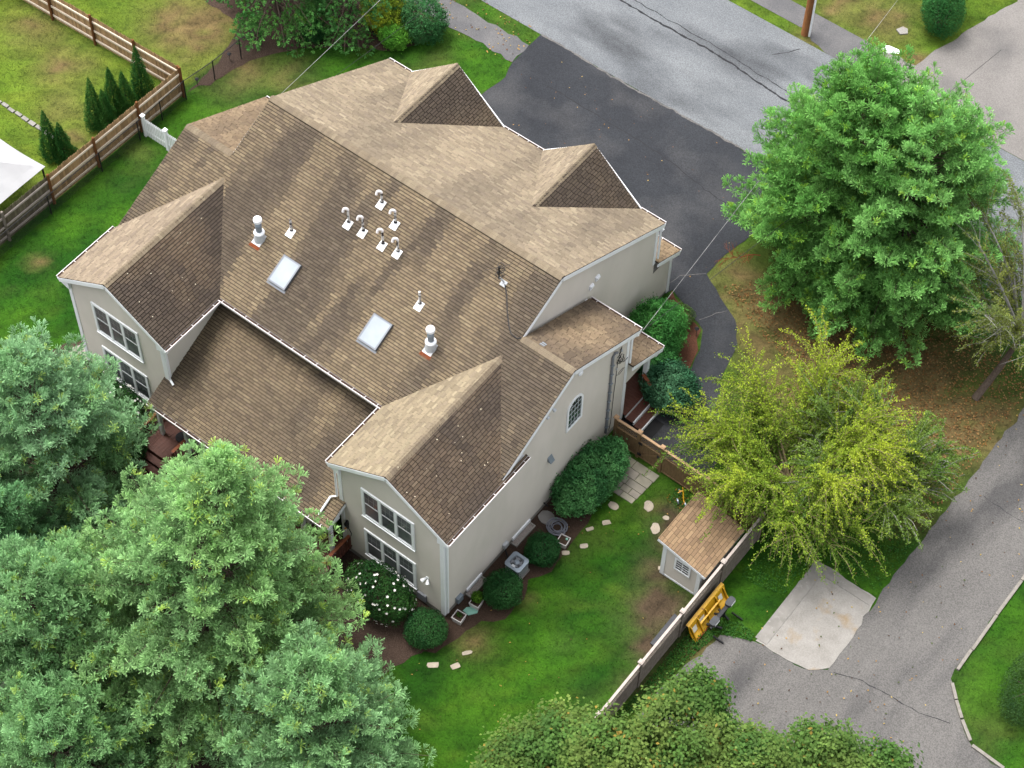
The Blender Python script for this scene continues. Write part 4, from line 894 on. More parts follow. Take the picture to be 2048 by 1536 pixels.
b.build('louvers', 'whitemetal', ac)
b = MB(); ro = rrect(cx, cy, .72, .72, .13, 7); n = len(ro); ri = []
for x, y in ro: a = math.atan2(y - cy, x - cx); ri.append((cx + .27 * math.cos(a), cy + .27 * math.sin(a)))
vs = [(x, y, .67) for x, y in ro] + [(x, y, .75) for x, y in ro] + [(x, y, .765) for x, y in ri] + [(cx + (x - cx) * .9, cy + (y - cy) * .9, .69) for x, y in ri]
fs = []
for i in range(n):
    j = (i + 1) % n; fs += [(i, j, n + j, n + i), (n + i, n + j, 2 * n + j, 2 * n + i), (2 * n + i, 2 * n + j, 3 * n + j, 3 * n + i)]
b.mesh(vs, fs).build('top_cover', 'metal', ac)
MB().lathe((cx, cy, .69), [(.25, 0), (.25, .005)], 20).build('fan_well', 'blackmetal', ac)
b = MB()
for k in range(4): t = R_(90 * k + 20); b.mesh([(cx + .08 * math.cos(t - .3), cy + .08 * math.sin(t - .3), .70), (cx + .23 * math.cos(t - .45), cy + .23 * math.sin(t - .45), .70), (cx + .23 * math.cos(t + .45), cy + .23 * math.sin(t + .45), .73), (cx + .08 * math.cos(t + .3), cy + .08 * math.sin(t + .3), .73)], ((0, 1, 2, 3),))
b.build('fan', 'greyplastic', ac); MB().lathe((cx, cy, .7), [(.115, 0), (.11, .05), (.06, .07)], 16).build('hub', 'metal', ac)
b = MB()
for k in range(6): r = .07 + .035 * k; b.tube([(cx + r * math.cos(t * .3142), cy + r * math.sin(t * .3142), .772) for t in range(21)], .004, 4, False)
b.build('grille', 'greyplastic', ac)
MB().box(cx - .06, cx + .08, cy - .28, cy - .18, .77, .80).build('cap_box', 'whitemetal', ac)

hz = thing('hose_coil', 'coil of blue grey garden hose lying on soil near a planter', 'hose', (10.1, -3.92, 0)); b = MB(); rg = np.random.default_rng(17); pts = []
for k in range(240):
    t = k * .26; lp = int(t / 6.283); rr = .30 + .11 * math.sin(lp * 2.3) + rg.normal(0, .006); pts.append((10.1 + rr * math.cos(t) + .03 * math.sin(lp), -3.92 + rr * .95 * math.sin(t) + .03 * math.cos(lp * 1.7), .03 + .012 * lp + .012 * math.sin(t * 3)))
b.tube(pts, .017, 5).build('hose', 'hose', hz, True)
def planter(x, y, label, rot, stake=False):
    p = thing('planter', label, 'planter', (x, y, 0), 'square planters along the house wall'); c, s = math.cos(rot), math.sin(rot); Q = lambda u, v: (x + u * c - v * s, y + u * s + v * c)
    def sq(r, z): return [(*Q(a * r, bb * r), z) for a, bb in ((-1, -1), (1, -1), (1, 1), (-1, 1))]
    vs = sq(.17, 0) + sq(.21, .33) + sq(.185, .335) + sq(.18, .27); fs = []
    for k in range(3): fs += [(k * 4 + i, k * 4 + (i + 1) % 4, k * 4 + 4 + (i + 1) % 4, k * 4 + 4 + i) for i in range(4)]
    MB().mesh(vs, fs).build('pot', 'planter', p); MB().poly(sq(.182, .285)).build('soil', 'soil', p)
    if stake: MB().lathe((*Q(.09, .1), .27), [(.05, 0), (.05, .06), (.02, .07)], 10).build('drip_cap', 'greenblock', p)
    return p
PL = [planter(10.72, -4.36, 'square white planter with bare soil beside the hose coil', .15, True), planter(9.62, -9.38, 'square white planter nearest the house corner with sparse seedlings', .1), planter(9.75, -8.5, 'square white planter with a bushy lime green plant by the wall', .12)]
tag(MB().prism([(9.5, -9.0), (9.78, -9.02), (9.98, -8.75), (9.96, -8.66), (9.66, -8.66), (9.52, -8.8)], .01, .05).build('splash_block', 'greenblock'), 'pale green plastic splash block between the two planters', 'splash block')
bn = thing('bench', 'dark grey bench standing along the weathered fence', 'bench', (16.1, -5.2, 0)); MB().box(15.9, 16.3, -5.95, -4.4, .38, .44).build('seat', 'darkplastic', bn)
for y in (-5.8, -4.55): MB().box(15.93, 16.27, y - .04, y + .04, 0, .38).build('leg', 'darkplastic', bn)
ty = thing('garden_cart', 'small yellow framed wheeled cart near the cedar fence', 'cart', (13.2, .05, 0))
MB().tube([(12.9, .22, .25), (13.15, .1, .55), (13.3, -.05, .25), (13.42, -.12, .2)], .025, 6).build('frame', 'yellow', ty); MB().tube([(13.0, .28, .5), (13.12, .12, .6), (13.0, -.05, .52)], .02, 6).build('handle', 'yellow', ty)
for q in ((12.92, .25, .12), (13.1, -.15, .12), (13.42, -.1, .12)): MB().lathe(q, [(.05, -.03), (.12, -.025), (.12, .025), (.05, .03)], 12, (.6, .8, .1)).build('wheel', 'metal', ty)

# snow plow parked against the fence
pw = thing('snow_plow', 'yellow snow plow blade with black mounting frame against the weathered fence', 'snow plow', (17.0, -3.5, 0))
prof = [(16.64, .84), (16.74, .82), (16.79, .64), (16.85, .44), (16.95, .24), (17.12, .07)]; ys = (-4.72, -2.42); th = .03
b = MB(); n = len(prof)
vs = [(x, y, z) for y in ys for x, z in prof] + [(x - .035, y, z - .01) for y in ys for x, z in prof]
fs = [(i, i + 1, n + i + 1, n + i) for i in range(n - 1)] + [(2 * n + i + 1, 2 * n + i, 3 * n + i, 3 * n + i + 1) for i in range(n - 1)] + [(i + 1, i, 2 * n + i, 2 * n + i + 1) for i in range(n - 1)] + [(n + i, n + i + 1, 3 * n + i + 1, 3 * n + i) for i in range(n - 1)]
b.mesh(vs, fs).build('moldboard', 'yellow', pw)
for y in (-4.66, -4.2, -3.7, -3.05, -2.55):
    b = MB(); q = prof + [(17.17, .10), (17.05, .34), (16.94, .56), (16.84, .76)]; m_ = len(q)
    b.mesh([(x + .004, y - .012, z) for x, z in q] + [(x + .004, y + .012, z) for x, z in q], [tuple(range(m_)), tuple(range(m_, 2 * m_))[::-1]] + [((i + 1) % m_, i, i + m_, (i + 1) % m_ + m_) for i in range(m_)]).build('rib', 'yellow', pw)
MB().bar((16.93, -4.2, .52), (16.93, -2.9, .52), .06, .08).build('stiffener', 'yellow', pw); MB().bar((17.14, -4.7, .07), (17.14, -2.44, .07), .04, .12).build('cutting_edge', 'rust', pw)
for y0, y1 in ((-4.12, -3.82), (-4.58, -4.34), (-2.9, -2.68)): MB().mesh([(16.815, y0, .62), (16.815, y1, .62), (16.925, y1, .34), (16.925, y0, .34)], ((0, 3, 2, 1),)).build('decal', 'plowwhite', pw)
for y in (-3.95, -3.15): MB().bar((17.06, y, .3), (17.6, y + (.25 if y < -3.5 else -.1), .22), .07, .09).build('push_arm', 'blackmetal', pw); 
MB().bar((17.3, -4.05, .35), (17.3, -3.0, .35), .08, .1).build('cross_tube', 'blackmetal', pw)
for y in (-3.8, -3.25): MB().box(17.32, 17.40, y - .04, y + .04, .2, .95).build('upright', 'blackmetal', pw)
MB().box(17.30, 17.44, -3.98, -3.02, .86, .94).build('light_bar', 'blackmetal', pw)
for y in (-4.02, -2.98): 
    q = rrect(17.38, y, .26, .42, .09); MB().prism(q, .9, 1.06).build('lamp_housing', 'darkplastic', pw); MB().box(17.5, 17.525, y - .14, y + .14, .92, 1.03).build('lens', 'whitemetal', pw)
MB().tube([(17.1, -3.5, .5), (17.36, -3.52, .75)], .05, 8).build('hydraulic_cylinder', 'blackmetal', pw)
for y in (-4.15, -2.9): MB().bar((17.5, y, .18), (17.95, y + .05, .06), .05, .06).build('mounting_leg', 'blackmetal', pw)

# white canopy tent of the left neighbour
tn = thing('canopy_tent', 'white canopy tent behind the dark end of the stockade fence', 'tent', (-18.3, -6, 0)); N = 12; x0, x1, y0, y1 = -20.4, -16.55, -8.1, -4.25; vs, fs = [], []
for i in range(N + 1):
    for j in range(N + 1):
        u, v = i / N, j / N; e_ = 1 - max(abs(2 * u - 1), abs(2 * v - 1)); sag = .10 * math.sin(math.pi * u) * math.sin(math.pi * v); z = 2.05 + .95 * e_ - sag * (1 - e_) - .07 * (math.sin(math.pi * u) + math.sin(math.pi * v) - 1) * (e_ < .01)
        vs.append((x0 + (x1 - x0) * u + .14 * (.5 - u) * math.sin(math.pi * v), y0 + (y1 - y0) * v + .14 * (.5 - v) * math.sin(math.pi * u), z))
for i in range(N):
    for j in range(N): fs.append((i * (N + 1) + j, (i + 1) * (N + 1) + j, (i + 1) * (N + 1) + j + 1, i * (N + 1) + j + 1))
MB().mesh(vs, fs).build('canopy', 'canvas', tn, False)
for x, y in ((x0 + .1, y0 + .1), (x1 - .1, y0 + .1), (x1 - .1, y1 - .1), (x0 + .1, y1 - .1)): MB().box(x - .03, x + .03, y - .03, y + .03, 0, 2.02).build('leg', 'blackmetal', tn)

# utility pole, cables, small street things
up_ = thing('utility_pole', 'brown wooden utility pole with white conduit on the grass verge', 'pole', (3.31, 23.93, 0)); MB().tube([(3.31, 23.93, 0), (3.31, 23.93, 5), (3.31, 23.93, 10)], [.19, .165, .13], 14).build('shaft', 'pole', up_, True)
MB().tube([(3.53, 23.93, 0), (3.5, 23.93, 5.5)], .055, 8).build('conduit', 'white', up_); MB().bar((2.2, 23.93, 9.3), (4.4, 23.93, 9.3), .1, .12).build('crossarm', 'pole', up_)
def cable(p, q, sag, r, m, label):
    p, q = Vector(p), Vector(q); pts = [p + (q - p) * t + Vector((0, 0, -4 * sag * t * (1 - t))) for t in np.linspace(0, 1, 24)]; tag(MB().tube(pts, r, 5).build('overhead_cable', m), label, 'cable')
a = Vector((9.42, 1.98, 5.95)); c = Vector((7.96, 20.89, 6.0)); cable(a, a + (c - a) * 1.5, .12, .007, 'palewire', 'pale overhead service cable from the right house eave towards the street')
a = Vector((-9.0, 2.2, 5.95)); c = Vector((-8.61, 8.24, 7.0)); cable(a, a + (c - a) * 3.2, .1, .008, 'palewire', 'pale overhead cable crossing the mulch bed behind the house')
cable((-8.2, 3.0, 5.8), (-5.2, 22.0, 7.6), .1, .008, 'wire', 'thin dark overhead wire beside the paler cable at upper left')
cable((9.3, 2.0, 5.7), (12.9, 22.4, 6.5), .25, .010, 'wire', 'thin black wire running from the entry roof into the big pine')
cable((8, 36, 5), (18, 28, 5), .2, .02, 'wire', 'black wire crossing the upper right corner above the neighbour driveway')
for (x, y), lb in (((9.08, 6.9), 'black path light in red mulch beside the walkway'), ((-16.15, 4.36), 'black path light nearest the fence corner in the mulch strip'), ((-16.05, 6.38), 'black path light in mulch nearest the tall evergreen tree')):
    t_ = thing('path_light', lb, 'path light', (x, y, 0)); MB().lathe((x, y, 0), [(.012, 0), (.012, .4)], 6).build('stake', 'blackmetal', t_); MB().lathe((x, y, .36), [(.05, 0), (.055, .08), (.10, .09), (.03, .14)], 12).build('lamp_head', 'blackmetal', t_)
tag(MB().prism([(6.45, 26.75), (6.75, 26.6), (7.0, 26.85), (6.85, 27.1), (6.6, 27.1)], 0, .06).build('utility_cover', 'padmat'), 'pale flat utility cover in the neighbour lawn by the evergreen', 'cover')
tag(MB().prism([(6.3, 25.3), (6.9, 25.25), (7.4, 25.6), (7.2, 25.75), (6.75, 25.7), (6.5, 25.55)], .0, .03).build('concrete_patch', 'white'), 'white ragged concrete patch at the end of the dark sidewalk', 'patch')
tag(MB().box(10.0, 10.6, 1.66, 2.5, .022, .036).build('doormat', 'black'), 'black rubber mat at the foot of the entry steps', 'mat')
rk = thing('rock_pile', 'few pale rocks at the tip of the red mulch bed', 'rocks', (8.4, 7.3, 0)); rg = np.random.default_rng(2)
for k in range(5):
    x, y = 8.35 + rg.uniform(-.25, .25), 7.35 + rg.uniform(-.15, .15); MB().prism([(x + .1 * math.cos(t) * rg.uniform(.7, 1.2), y + .08 * math.sin(t) * rg.uniform(.7, 1.2)) for t in np.arange(0, 6.2, .9)], 0, rg.uniform(.05, .1)).build('rock', 'stone', rk)
# ------------------------------------------------------------------ vegetation
def unit(v): return v / (np.linalg.norm(v, axis=-1, keepdims=True) + 1e-9)
def tufts(P, D, ln, K, wd, col, rg, spread=.75):
    """needle sprays: narrow at the twig, wider at the tip"""
    n = len(P); d = unit(D[:, None, :] + spread * rg.normal(size=(n, K, 3)))
    L = ln[:, None, None] * rg.uniform(.75, 1.15, (n, K, 1)); s = unit(np.cross(d, rg.normal(size=(n, K, 3)))) * wd
    b = np.repeat(P[:, None, :], K, 1); t = b + d * L
    V = np.stack([b, t - s, t + s], 2).reshape(-1, 3); F = np.arange(len(V)).reshape(-1, 3)
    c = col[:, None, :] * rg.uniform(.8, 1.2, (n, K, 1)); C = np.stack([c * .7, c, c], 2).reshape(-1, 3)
    return V, F, C
def leaves(P, N, ln, wd, col, rg, fold=.25):
    """diamond leaves facing N, slightly folded; quads"""
    n = len(P); N = unit(N); a = unit(np.cross(N, rg.normal(size=(n, 3)))); s = np.cross(N, a)
    L = (ln * rg.uniform(.7, 1.25, n))[:, None]; W = (wd * rg.uniform(.7, 1.25, n))[:, None]
    V = np.stack([P - a * L * .5, P + s * W * .5 + N * W * fold - a * L * .05, P + a * L * .5, P - s * W * .5 + N * W * fold - a * L * .05], 1).reshape(-1, 3)
    return V, np.arange(len(V)).reshape(-1, 4), np.repeat(col * rg.uniform(.82, 1.18, (n, 1)), 4, 0)
def mixcol(cols, n, rg, w=None):
    cols = np.array(cols); k = rg.choice(len(cols), n, p=w); return cols[k] * rg.uniform(.88, 1.12, (n, 1))
def clumpcol(P, ca, cb, sc_=.9, s=0):
    t = np.clip((fbm(P[:, 0] * sc_ + P[:, 2] * .7, P[:, 1] * sc_ - P[:, 2] * .6, s) - .3) * 2.4, 0, 1)[:, None]; return np.array(ca) * (1 - t) + np.array(cb) * t

def pine(name, label, base, Ht, Rm, seed, ca, cb, top=.0, zlow=.06, taper=.62, dens=1.15, tl=.24, group=None, lean=(0, 0), flat=False, gap=None, K=19, keep=None):
    rg = np.random.default_rng(seed); t = thing(name, label, 'tree', (*base, 0), group); B = np.array([*base, 0.0]); tk = MB(); br = MB(); Ps, Ds, Tp = [], [], []
    ax = lambda f: B + np.array([lean[0] * f, lean[1] * f, Ht * f])
    tk.tube([ax(f) for f in np.linspace(0, .96, 8)], [max(.02, .028 * Ht * (1 - f)) for f in np.linspace(0, .96, 8)], 8); tk.build('trunk', 'bark', t, True)
    f = zlow; az0 = rg.uniform(0, 6.28)
    while f < .985:
        prof = (1 - f) ** taper * (1 - .35 * max(0, .25 - f) / .25); Lw = Rm * prof + .25; nb = 7 if f < .8 else 5
        az0 += 1.0
        for k in range(nb):
            az = az0 + 6.283 * k / nb + rg.normal(0, .22); L = Lw * rg.uniform(.72, 1.14); el = R_(np.interp(f, [0, .4, .8, 1], [2, 14, 38, 66]) + rg.normal(0, 6))
            if keep is not None and (ax(f)[1] + L * .8 * math.sin(az) > -11.3) and Ht * f < 5: continue
            p0 = ax(f); dh = np.array([math.cos(az), math.sin(az), 0]); m = max(4, int(L / .45)); pts = []
            for j in range(m + 1):
                s = j / m; bend = .10 * s * s * L if not flat else -.16 * s * s * L
                pts.append(p0 + dh * (L * s * math.cos(el)) + np.array([0, 0, L * s * math.sin(el) + bend]) + rg.normal(0, .03, 3) * s)
            pts = np.array(pts); br.tube(pts[:: max(1, m // 4)], [max(.008, .012 * L * (1 - q)) for q in np.linspace(0, .95, len(pts[:: max(1, m // 4)]))], 4, False)
            # twigs either side
            s = .42
            while s < 1.0:
                q = s * m; i = min(int(q), m - 1); c = pts[i] + (pts[i + 1] - pts[i]) * (q - i); fd = unit(pts[i + 1] - pts[i]); sd = unit(np.cross(fd, [0, 0, 1]))
                for sg in (-1, 1):
                    tlh = (.18 + .36 * L * (1 - s) * min(1, s * 2.2)) * rg.uniform(.7, 1.2); d = unit(fd * .75 + sd * sg * rg.uniform(.6, 1.0) + np.array([0, 0, rg.normal(.14 if not flat else -.1, .14)]))
                    nt_ = max(1, int(tlh / .17 * dens))
                    for j in range(nt_):
                        g = (j + 1) / nt_; pp = c + d * tlh * g + rg.normal(0, .035, 3); Ps.append(pp); Tp.append(1.0 if j == nt_ - 1 else 0.0); dd = d + np.array([0, 0, (.8 if not flat else .15)]) + rg.normal(0, .15, 3); Ds.append(dd)
                s += .27 / L / dens
            Ps.append(pts[-1]); Tp.append(1.0); Ds.append(unit(pts[-1] - pts[-2]) + np.array([0, 0, .4]))
        f += (.36 if f < .7 else .32) / Ht * (1.0 if Ht > 5 else .8)
    for k in range(6): Ps.append(ax(1.0 - .02 * k)); Tp.append(1.0); Ds.append(np.array([0, 0, 1.0]) + rg.normal(0, .2, 3))
    br.build('branches', 'bark', t)
    P = np.array(Ps); D = unit(np.array(Ds))
    Tp = np.array(Tp)
    if keep is not None: k = keep(P); P, D, Tp = P[k], D[k], Tp[k]
    n = len(P)
    col = 1.95 * clumpcol(P, ca, cb, .55, seed) * rg.uniform(.75, 1.25, (n, 1)); 
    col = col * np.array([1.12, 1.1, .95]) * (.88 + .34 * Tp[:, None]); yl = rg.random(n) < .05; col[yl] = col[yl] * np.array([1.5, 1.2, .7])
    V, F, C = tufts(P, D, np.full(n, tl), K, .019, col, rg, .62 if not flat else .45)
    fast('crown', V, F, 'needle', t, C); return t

GP = 'pines behind the house'
pine('pine_tree', 'big round green pine by the street, nearer the driveway', (11.5, 13.4), 10.4, 5.2, 1, (.058, .145, .038), (.095, .200, .060), taper=.40, zlow=.04, group='pines by the street')
pine('pine_tree', 'big round green pine by the street, nearer the lichen tree', (14.1, 13.5), 10.2, 5.2, 21, (.060, .142, .042), (.100, .205, .070), taper=.40, zlow=.04, group='pines by the street')
PINES = [((-5.2, -15.0), 9.8, 4.4, 2, (.115, .195, .125), (.098, .185, .092), 'blue-green pine at the left edge below the flowering bush'),
         ((3.7, -17.1), 13.0, 7.3, 4, (.112, .195, .098), (.132, .222, .098), 'broad tall pale green pine rising over the low roof gutter'),
         ((9.8, -17.3), 8.2, 4.1, 5, (.106, .186, .106), (.104, .188, .094), 'blue-green pine at the bottom edge left of the lawn'),
         ((.4, -20.6), 8.6, 4.4, 7, (.095, .175, .092), (.105, .190, .092), 'green pine below the broad tall one, towards the bottom left'),
         ((-3.8, -19.8), 8.0, 4.2, 8, (.066, .140, .074), (.072, .148, .076), 'dark blue-green pine in the lower left corner'),
         ((3.4, -23.2), 6.6, 3.9, 11, (.090, .170, .088), (.100, .185, .090), 'low green pine at the bottom edge below its taller neighbours')]
for i, (bs, ht, rm, sd, ca, cb, lb) in enumerate(PINES): pine('pine_tree', lb, bs, ht, rm, sd, ca, cb, group=GP, taper=1.0 if ht > 11 else .55, lean=(.7, 2.3) if ht > 11 else (0, 0), keep=lambda P: ~((P[:, 1] > -10.9) & (P[:, 2] < 5.5)))
pine('hemlock_tree', 'dark drooping hemlock at the mulch bed top, nearest the chain link', (-16.3, 9.9), 7.0, 3.6, 12, (.022, .078, .022), (.046, .120, .032), flat=True, tl=.17, taper=.7, dens=1.1, K=10)
pine('hemlock_tree', 'dark drooping hemlock at the mulch bed, nearest the yellow-green shrub', (-13.4, 11.6), 6.6, 2.8, 13, (.020, .070, .024), (.040, .105, .030), flat=True, tl=.17, taper=.7, dens=1.1, K=10)

def dead_branch(par, p, d, L, seed, m='greybark'):
    rg = np.random.default_rng(seed); b = MB()
    def go(p, d, L, r, k):
        pts = [p]
        for j in range(5): d = unit(d + rg.normal(0, .16, 3)); pts.append(pts[-1] + d * L / 5)
        b.tube(pts, [r * (1 - .15 * j) for j in range(6)], 4, False)
        if k: 
            for q in pts[1:]:
                for _ in range(2): go(q, unit(d + rg.normal(0, .7, 3)), L * rg.uniform(.3, .55), r * .5, k - 1)
    go(np.array(p, float), unit(np.array(d, float)), L, .03, 2); b.build('dead_branch', m, par)
LP_ = [o for o in bpy.data.objects if o.name.startswith('pine_tree')]
byx = lambda x, y: min(LP_, key=lambda o: (o.location.x - x) ** 2 + (o.location.y - y) ** 2)
dead_branch(byx(-5.2, -15.0), (-1.6, -18.2, 4.2), (.8, -.2, .25), 1.8, 1); dead_branch(byx(.4, -20.6), (-.6, -20.6, 5.2), (-.6, .5, .3), 1.7, 2); dead_branch(byx(.4, -20.6), (1.4, -22.0, 5.6), (-.6, -.2, .2), 1.8, 3); dead_branch(byx(11.4, 13.4), (9.6, 10.4, 2.2), (-.5, -.6, .1), 1.5, 4, 'rust')
def ellip(n, c, r, rg, shell=.55, lump=.18, seed=0, zmin=None):
    """points through the outer part of a lumpy ellipsoid, with outward normals"""
    u = unit(rg.normal(size=(n, 3))); q = shell + (1 - shell) * rg.random(n) ** .5
    az, zz = np.arctan2(u[:, 1], u[:, 0]), u[:, 2]
    k = 1 + lump * 2 * (fbm(az * 1.6 + 7, zz * 2.2 + seed, seed) - .5)
    P = np.array(c) + u * np.array(r) * (q * k)[:, None]; N = unit(u / np.array(r))
    if zmin is not None: m = P[:, 2] > zmin; P, N = P[m], N[m]
    return P, N
def shrub(name, label, c, r, n, ca, cb, ls=.07, seed=0, lump=.15, cat='shrub', m='leaf', wd=.55, group=None, shell=.6, jit=.6, stems=True, ros=0):
    rg = np.random.default_rng(700 + seed); t = thing(name, label, cat, (c[0], c[1], 0), group); P, N = ellip(n, c, r, rg, shell, lump, seed, .02)
    if stems:
        b = MB()
        for k in range(6):
            a = 6.28 * k / 6 + rg.uniform(0, .8); b.tube([(c[0], c[1], 0), (c[0] + r[0] * .3 * math.cos(a), c[1] + r[1] * .3 * math.sin(a), c[2] * .7), (c[0] + r[0] * .7 * math.cos(a), c[1] + r[1] * .7 * math.sin(a), c[2] + r[2] * .35)], [.03, .02, .008], 5, False)
        b.build('stems', 'bark', t)
    col = 1.9 * clumpcol(P, ca, cb, 1.6, seed) * rg.uniform(.7, 1.25, (len(P), 1))
    st_ = rg.random(len(P)) < .03; P[st_] += N[st_] * rg.uniform(.03, .16, (st_.sum(), 1)) * min(r)
    NN = N + jit * rg.normal(size=P.shape) + np.array([0, 0, .35])
    if ros:                                                           # whorls of leaves round twig tips
        k = len(P) // ros; P0, N0 = P[:k], N[:k]; col = np.repeat(col[:k] * rg.uniform(.65, 1.35, (k, 1)), ros, 0); P = np.repeat(P0, ros, 0) + rg.normal(0, ls * .62, (k * ros, 3)); NN = np.repeat(N0, ros, 0) * .5 + .6 * rg.normal(size=P.shape) + np.array([0, 0, .6])
    V, F, C = leaves(P, NN, ls, ls * wd, col, rg); fast('foliage', V, F, m, t, C); return t
def flowers(par, c, r, n, seed, size=.075):
    rg = np.random.default_rng(900 + seed); P, N = ellip(n, c, r, rg, .96, .2, seed, .2); P = P + N * .03; V, F, C = [], [], []
    for p, nn in zip(P, N):
        a = unit(np.cross(nn, rg.normal(size=3))); s = np.cross(nn, a); k0 = len(V)
        for k in range(5):
            t0 = 6.283 * k / 5; d0, d1, d2 = [a * math.cos(t0 + q) + s * math.sin(t0 + q) for q in (-.55, 0, .55)]
            V += [p, p + d0 * size * .55 + nn * .01, p + d1 * size * .75 + nn * .025, p + d2 * size * .55 + nn * .01]; F.append((k0 + 4 * k, k0 + 4 * k + 1, k0 + 4 * k + 2, k0 + 4 * k + 3))
        C += [(.82, .80, .76)] * 20
    tag(fast('flowers', np.array(V), np.array(F), 'petal', par, np.array(C)), kind='stuff')
DK1, DK2 = (.010, .040, .012), (.020, .064, .018)
RS = 'round clipped shrubs along the end wall'
shrub('round_shrub', 'round dark green clipped shrub above the air conditioner', (10.42, -5.35, .6), (.72, .72, .62), 9000, DK1, DK2, .06, 1, .2, group=RS)
shrub('round_shrub', 'round dark green clipped shrub below the air conditioner', (10.3, -7.6, .62), (.78, .78, .66), 10000, DK1, DK2, .06, 2, .2, group=RS)
shrub('round_shrub', 'round dark clipped shrub at the front corner of the right wing', (9.05, -10.65, .6), (.82, .8, .66), 9500, (.009, .036, .012), DK2, .06, 3, .2, group=RS)
shrub('rhododendron', 'large spreading green shrub against the end wall under the arched window', (10.05, -1.7, .9), (.98, 2.05, 1.05), 22000, (.022, .078, .026), (.052, .140, .046), .11, 4, .16, wd=.42, ros=11)
shrub('evergreen_shrub', 'tall bright green evergreen shrub between the two porch roofs', (8.2, 5.1, 1.4), (1.15, 1.3, 1.6), 22000, (.018, .075, .018), (.042, .140, .030), .10, 5, .2, wd=.4, ros=9)
shrub('evergreen_shrub', 'smaller green shrub below the tall evergreen at the entry', (8.75, 4.4, .9), (.95, .9, .95), 12000, (.014, .062, .018), (.034, .115, .030), .10, 6, .2, wd=.4, ros=9)
shrub('rhododendron', 'dark leathery rhododendron beside the entry handrail', (10.0, 3.6, .85), (1.15, 1.05, .92), 14000, (.016, .054, .026), (.040, .100, .050), .13, 7, .2, wd=.38, ros=11)
shrub('low_shrub', 'small brownish green shrub at the corner of the driveway walk', (8.25, 6.9, .5), (.55, .7, .5), 3500, (.022, .042, .014), (.034, .058, .016), .06, 8, .15)
t = shrub('rose_of_sharon', 'dark shrub with white flowers below the left wing windows', (-6.9, -10.75, 1.0), (1.75, 1.0, 1.15), 11000, (.010, .036, .010), (.022, .062, .014), .08, 9, .2); flowers(t, (-6.9, -10.75, 1.0), (1.75, 1.0, 1.15), 130, 1)
t = shrub('rose_of_sharon', 'dark shrub with white flowers below the right wing windows', (6.95, -10.7, 1.0), (1.5, 1.0, 1.1), 10000, (.010, .036, .010), (.022, .062, .014), .08, 10, .2); flowers(t, (6.95, -10.7, 1.0), (1.5, 1.0, 1.1), 120, 2)
shrub('low_shrub', 'dark low shrub at the outer corner of the left wing', (-8.75, -10.15, .5), (.7, .6, .55), 4500, DK1, (.024, .056, .014), .06, 11, .12)
shrub('low_shrub', 'dark shrub by the left rear deck railing', (-4.9, -11.9, .8), (.9, .9, .9), 6000, (.010, .034, .010), (.020, .055, .014), .075, 12, .2)
shrub('golden_shrub', 'yellow-green shrub in the front mulch bed beside the dark shrub', (-12.0, 12.3, 1.1), (1.05, 1.0, 1.2), 13000, (.085, .135, .012), (.19, .22, .02), .085, 13, .15, ros=9)
shrub('golden_shrub', 'small bright green shrub in front of the yellow-green one', (-10.95, 11.75, .55), (.75, .6, .6), 8000, (.045, .14, .016), (.09, .19, .024), .085, 14, .15, ros=9)
shrub('evergreen_shrub', 'dark green rounded shrub at the end of the front mulch bed', (-10.3, 13.05, .95), (1.15, 1.05, 1.15), 11000, (.014, .056, .018), (.030, .088, .028), .085, 15, .12, ros=9)
shrub('round_shrub', 'small round dark shrub under the hemlock in the mulch bed', (-13.95, 9.75, .5), (.6, .58, .6), 6000, DK1, DK2, .055, 16, .06)
shrub('clipped_hedge', 'dark green clipped hedge at the lower right edge of the lawn', (28.0, 1.3, .7), (1.15, 2.0, .8), 12000, (.012, .032, .010), (.024, .052, .014), .06, 17, .06)
for k, (x, y, ht, lb) in enumerate(((-18.25, -2.55, 2.3, 'narrow arborvitae nearest the white tent'), (-17.75, -2.3, 1.8, 'shorter arborvitae right of the one nearest the tent'), (-17.95, -.1, 2.4, 'tallest arborvitae of the middle pair behind the fence'), (-17.55, .15, 1.9, 'shorter arborvitae of the middle pair behind the fence'), (-17.9, 1.0, 2.2, 'left arborvitae of the clump near the fence corner'), (-17.5, 1.35, 2.0, 'middle arborvitae of the clump near the fence corner'), (-17.65, 2.45, 2.45, 'arborvitae tucked into the fence corner'))):
    ht *= 1.28; rg = np.random.default_rng(60 + k); t = thing('arborvitae', lb, 'tree', (x, y, 0), 'arborvitae row behind the stockade fence'); MB().tube([(x, y, 0), (x, y, ht * .8)], [.05, .015], 6).build('trunk', 'bark', t)
    n = 7500; f = 1 - np.sqrt(rg.random(n)) * .98; az = rg.uniform(0, 6.283, n); rr = (.58 * (1 - f) ** .85 * np.minimum(1, f * 9 + .5)) * (.62 + .4 * rg.random(n)) * (1 + .18 * np.sin(az * 5 + f * 14 + k)); P = np.stack([x + rr * np.cos(az), y + rr * np.sin(az), .05 + f * ht], 1)
    N = np.stack([np.cos(az), np.sin(az), np.full(n, .35)], 1) + .5 * rg.normal(size=(n, 3)); V, F, C = leaves(P, N, .075, .03, clumpcol(P, (.018, .078, .016), (.045, .135, .026), 3, k), rg); fast('foliage', V, F, 'leaf', t, C)
for k, (x, y, r, lb) in enumerate(((8.0, 27.9, 1.0, 'dark arborvitae hedge clump nearest the neighbour driveway'), (7.4, 29.0, 1.0, 'dark arborvitae hedge clump at the top edge, above the other'))):
    shrub('arborvitae', lb, (x, y, 1.3), (r, r, 1.5), 9000, (.010, .050, .014), (.022, .078, .020), .09, 30 + k, .14, cat='tree', wd=.4)
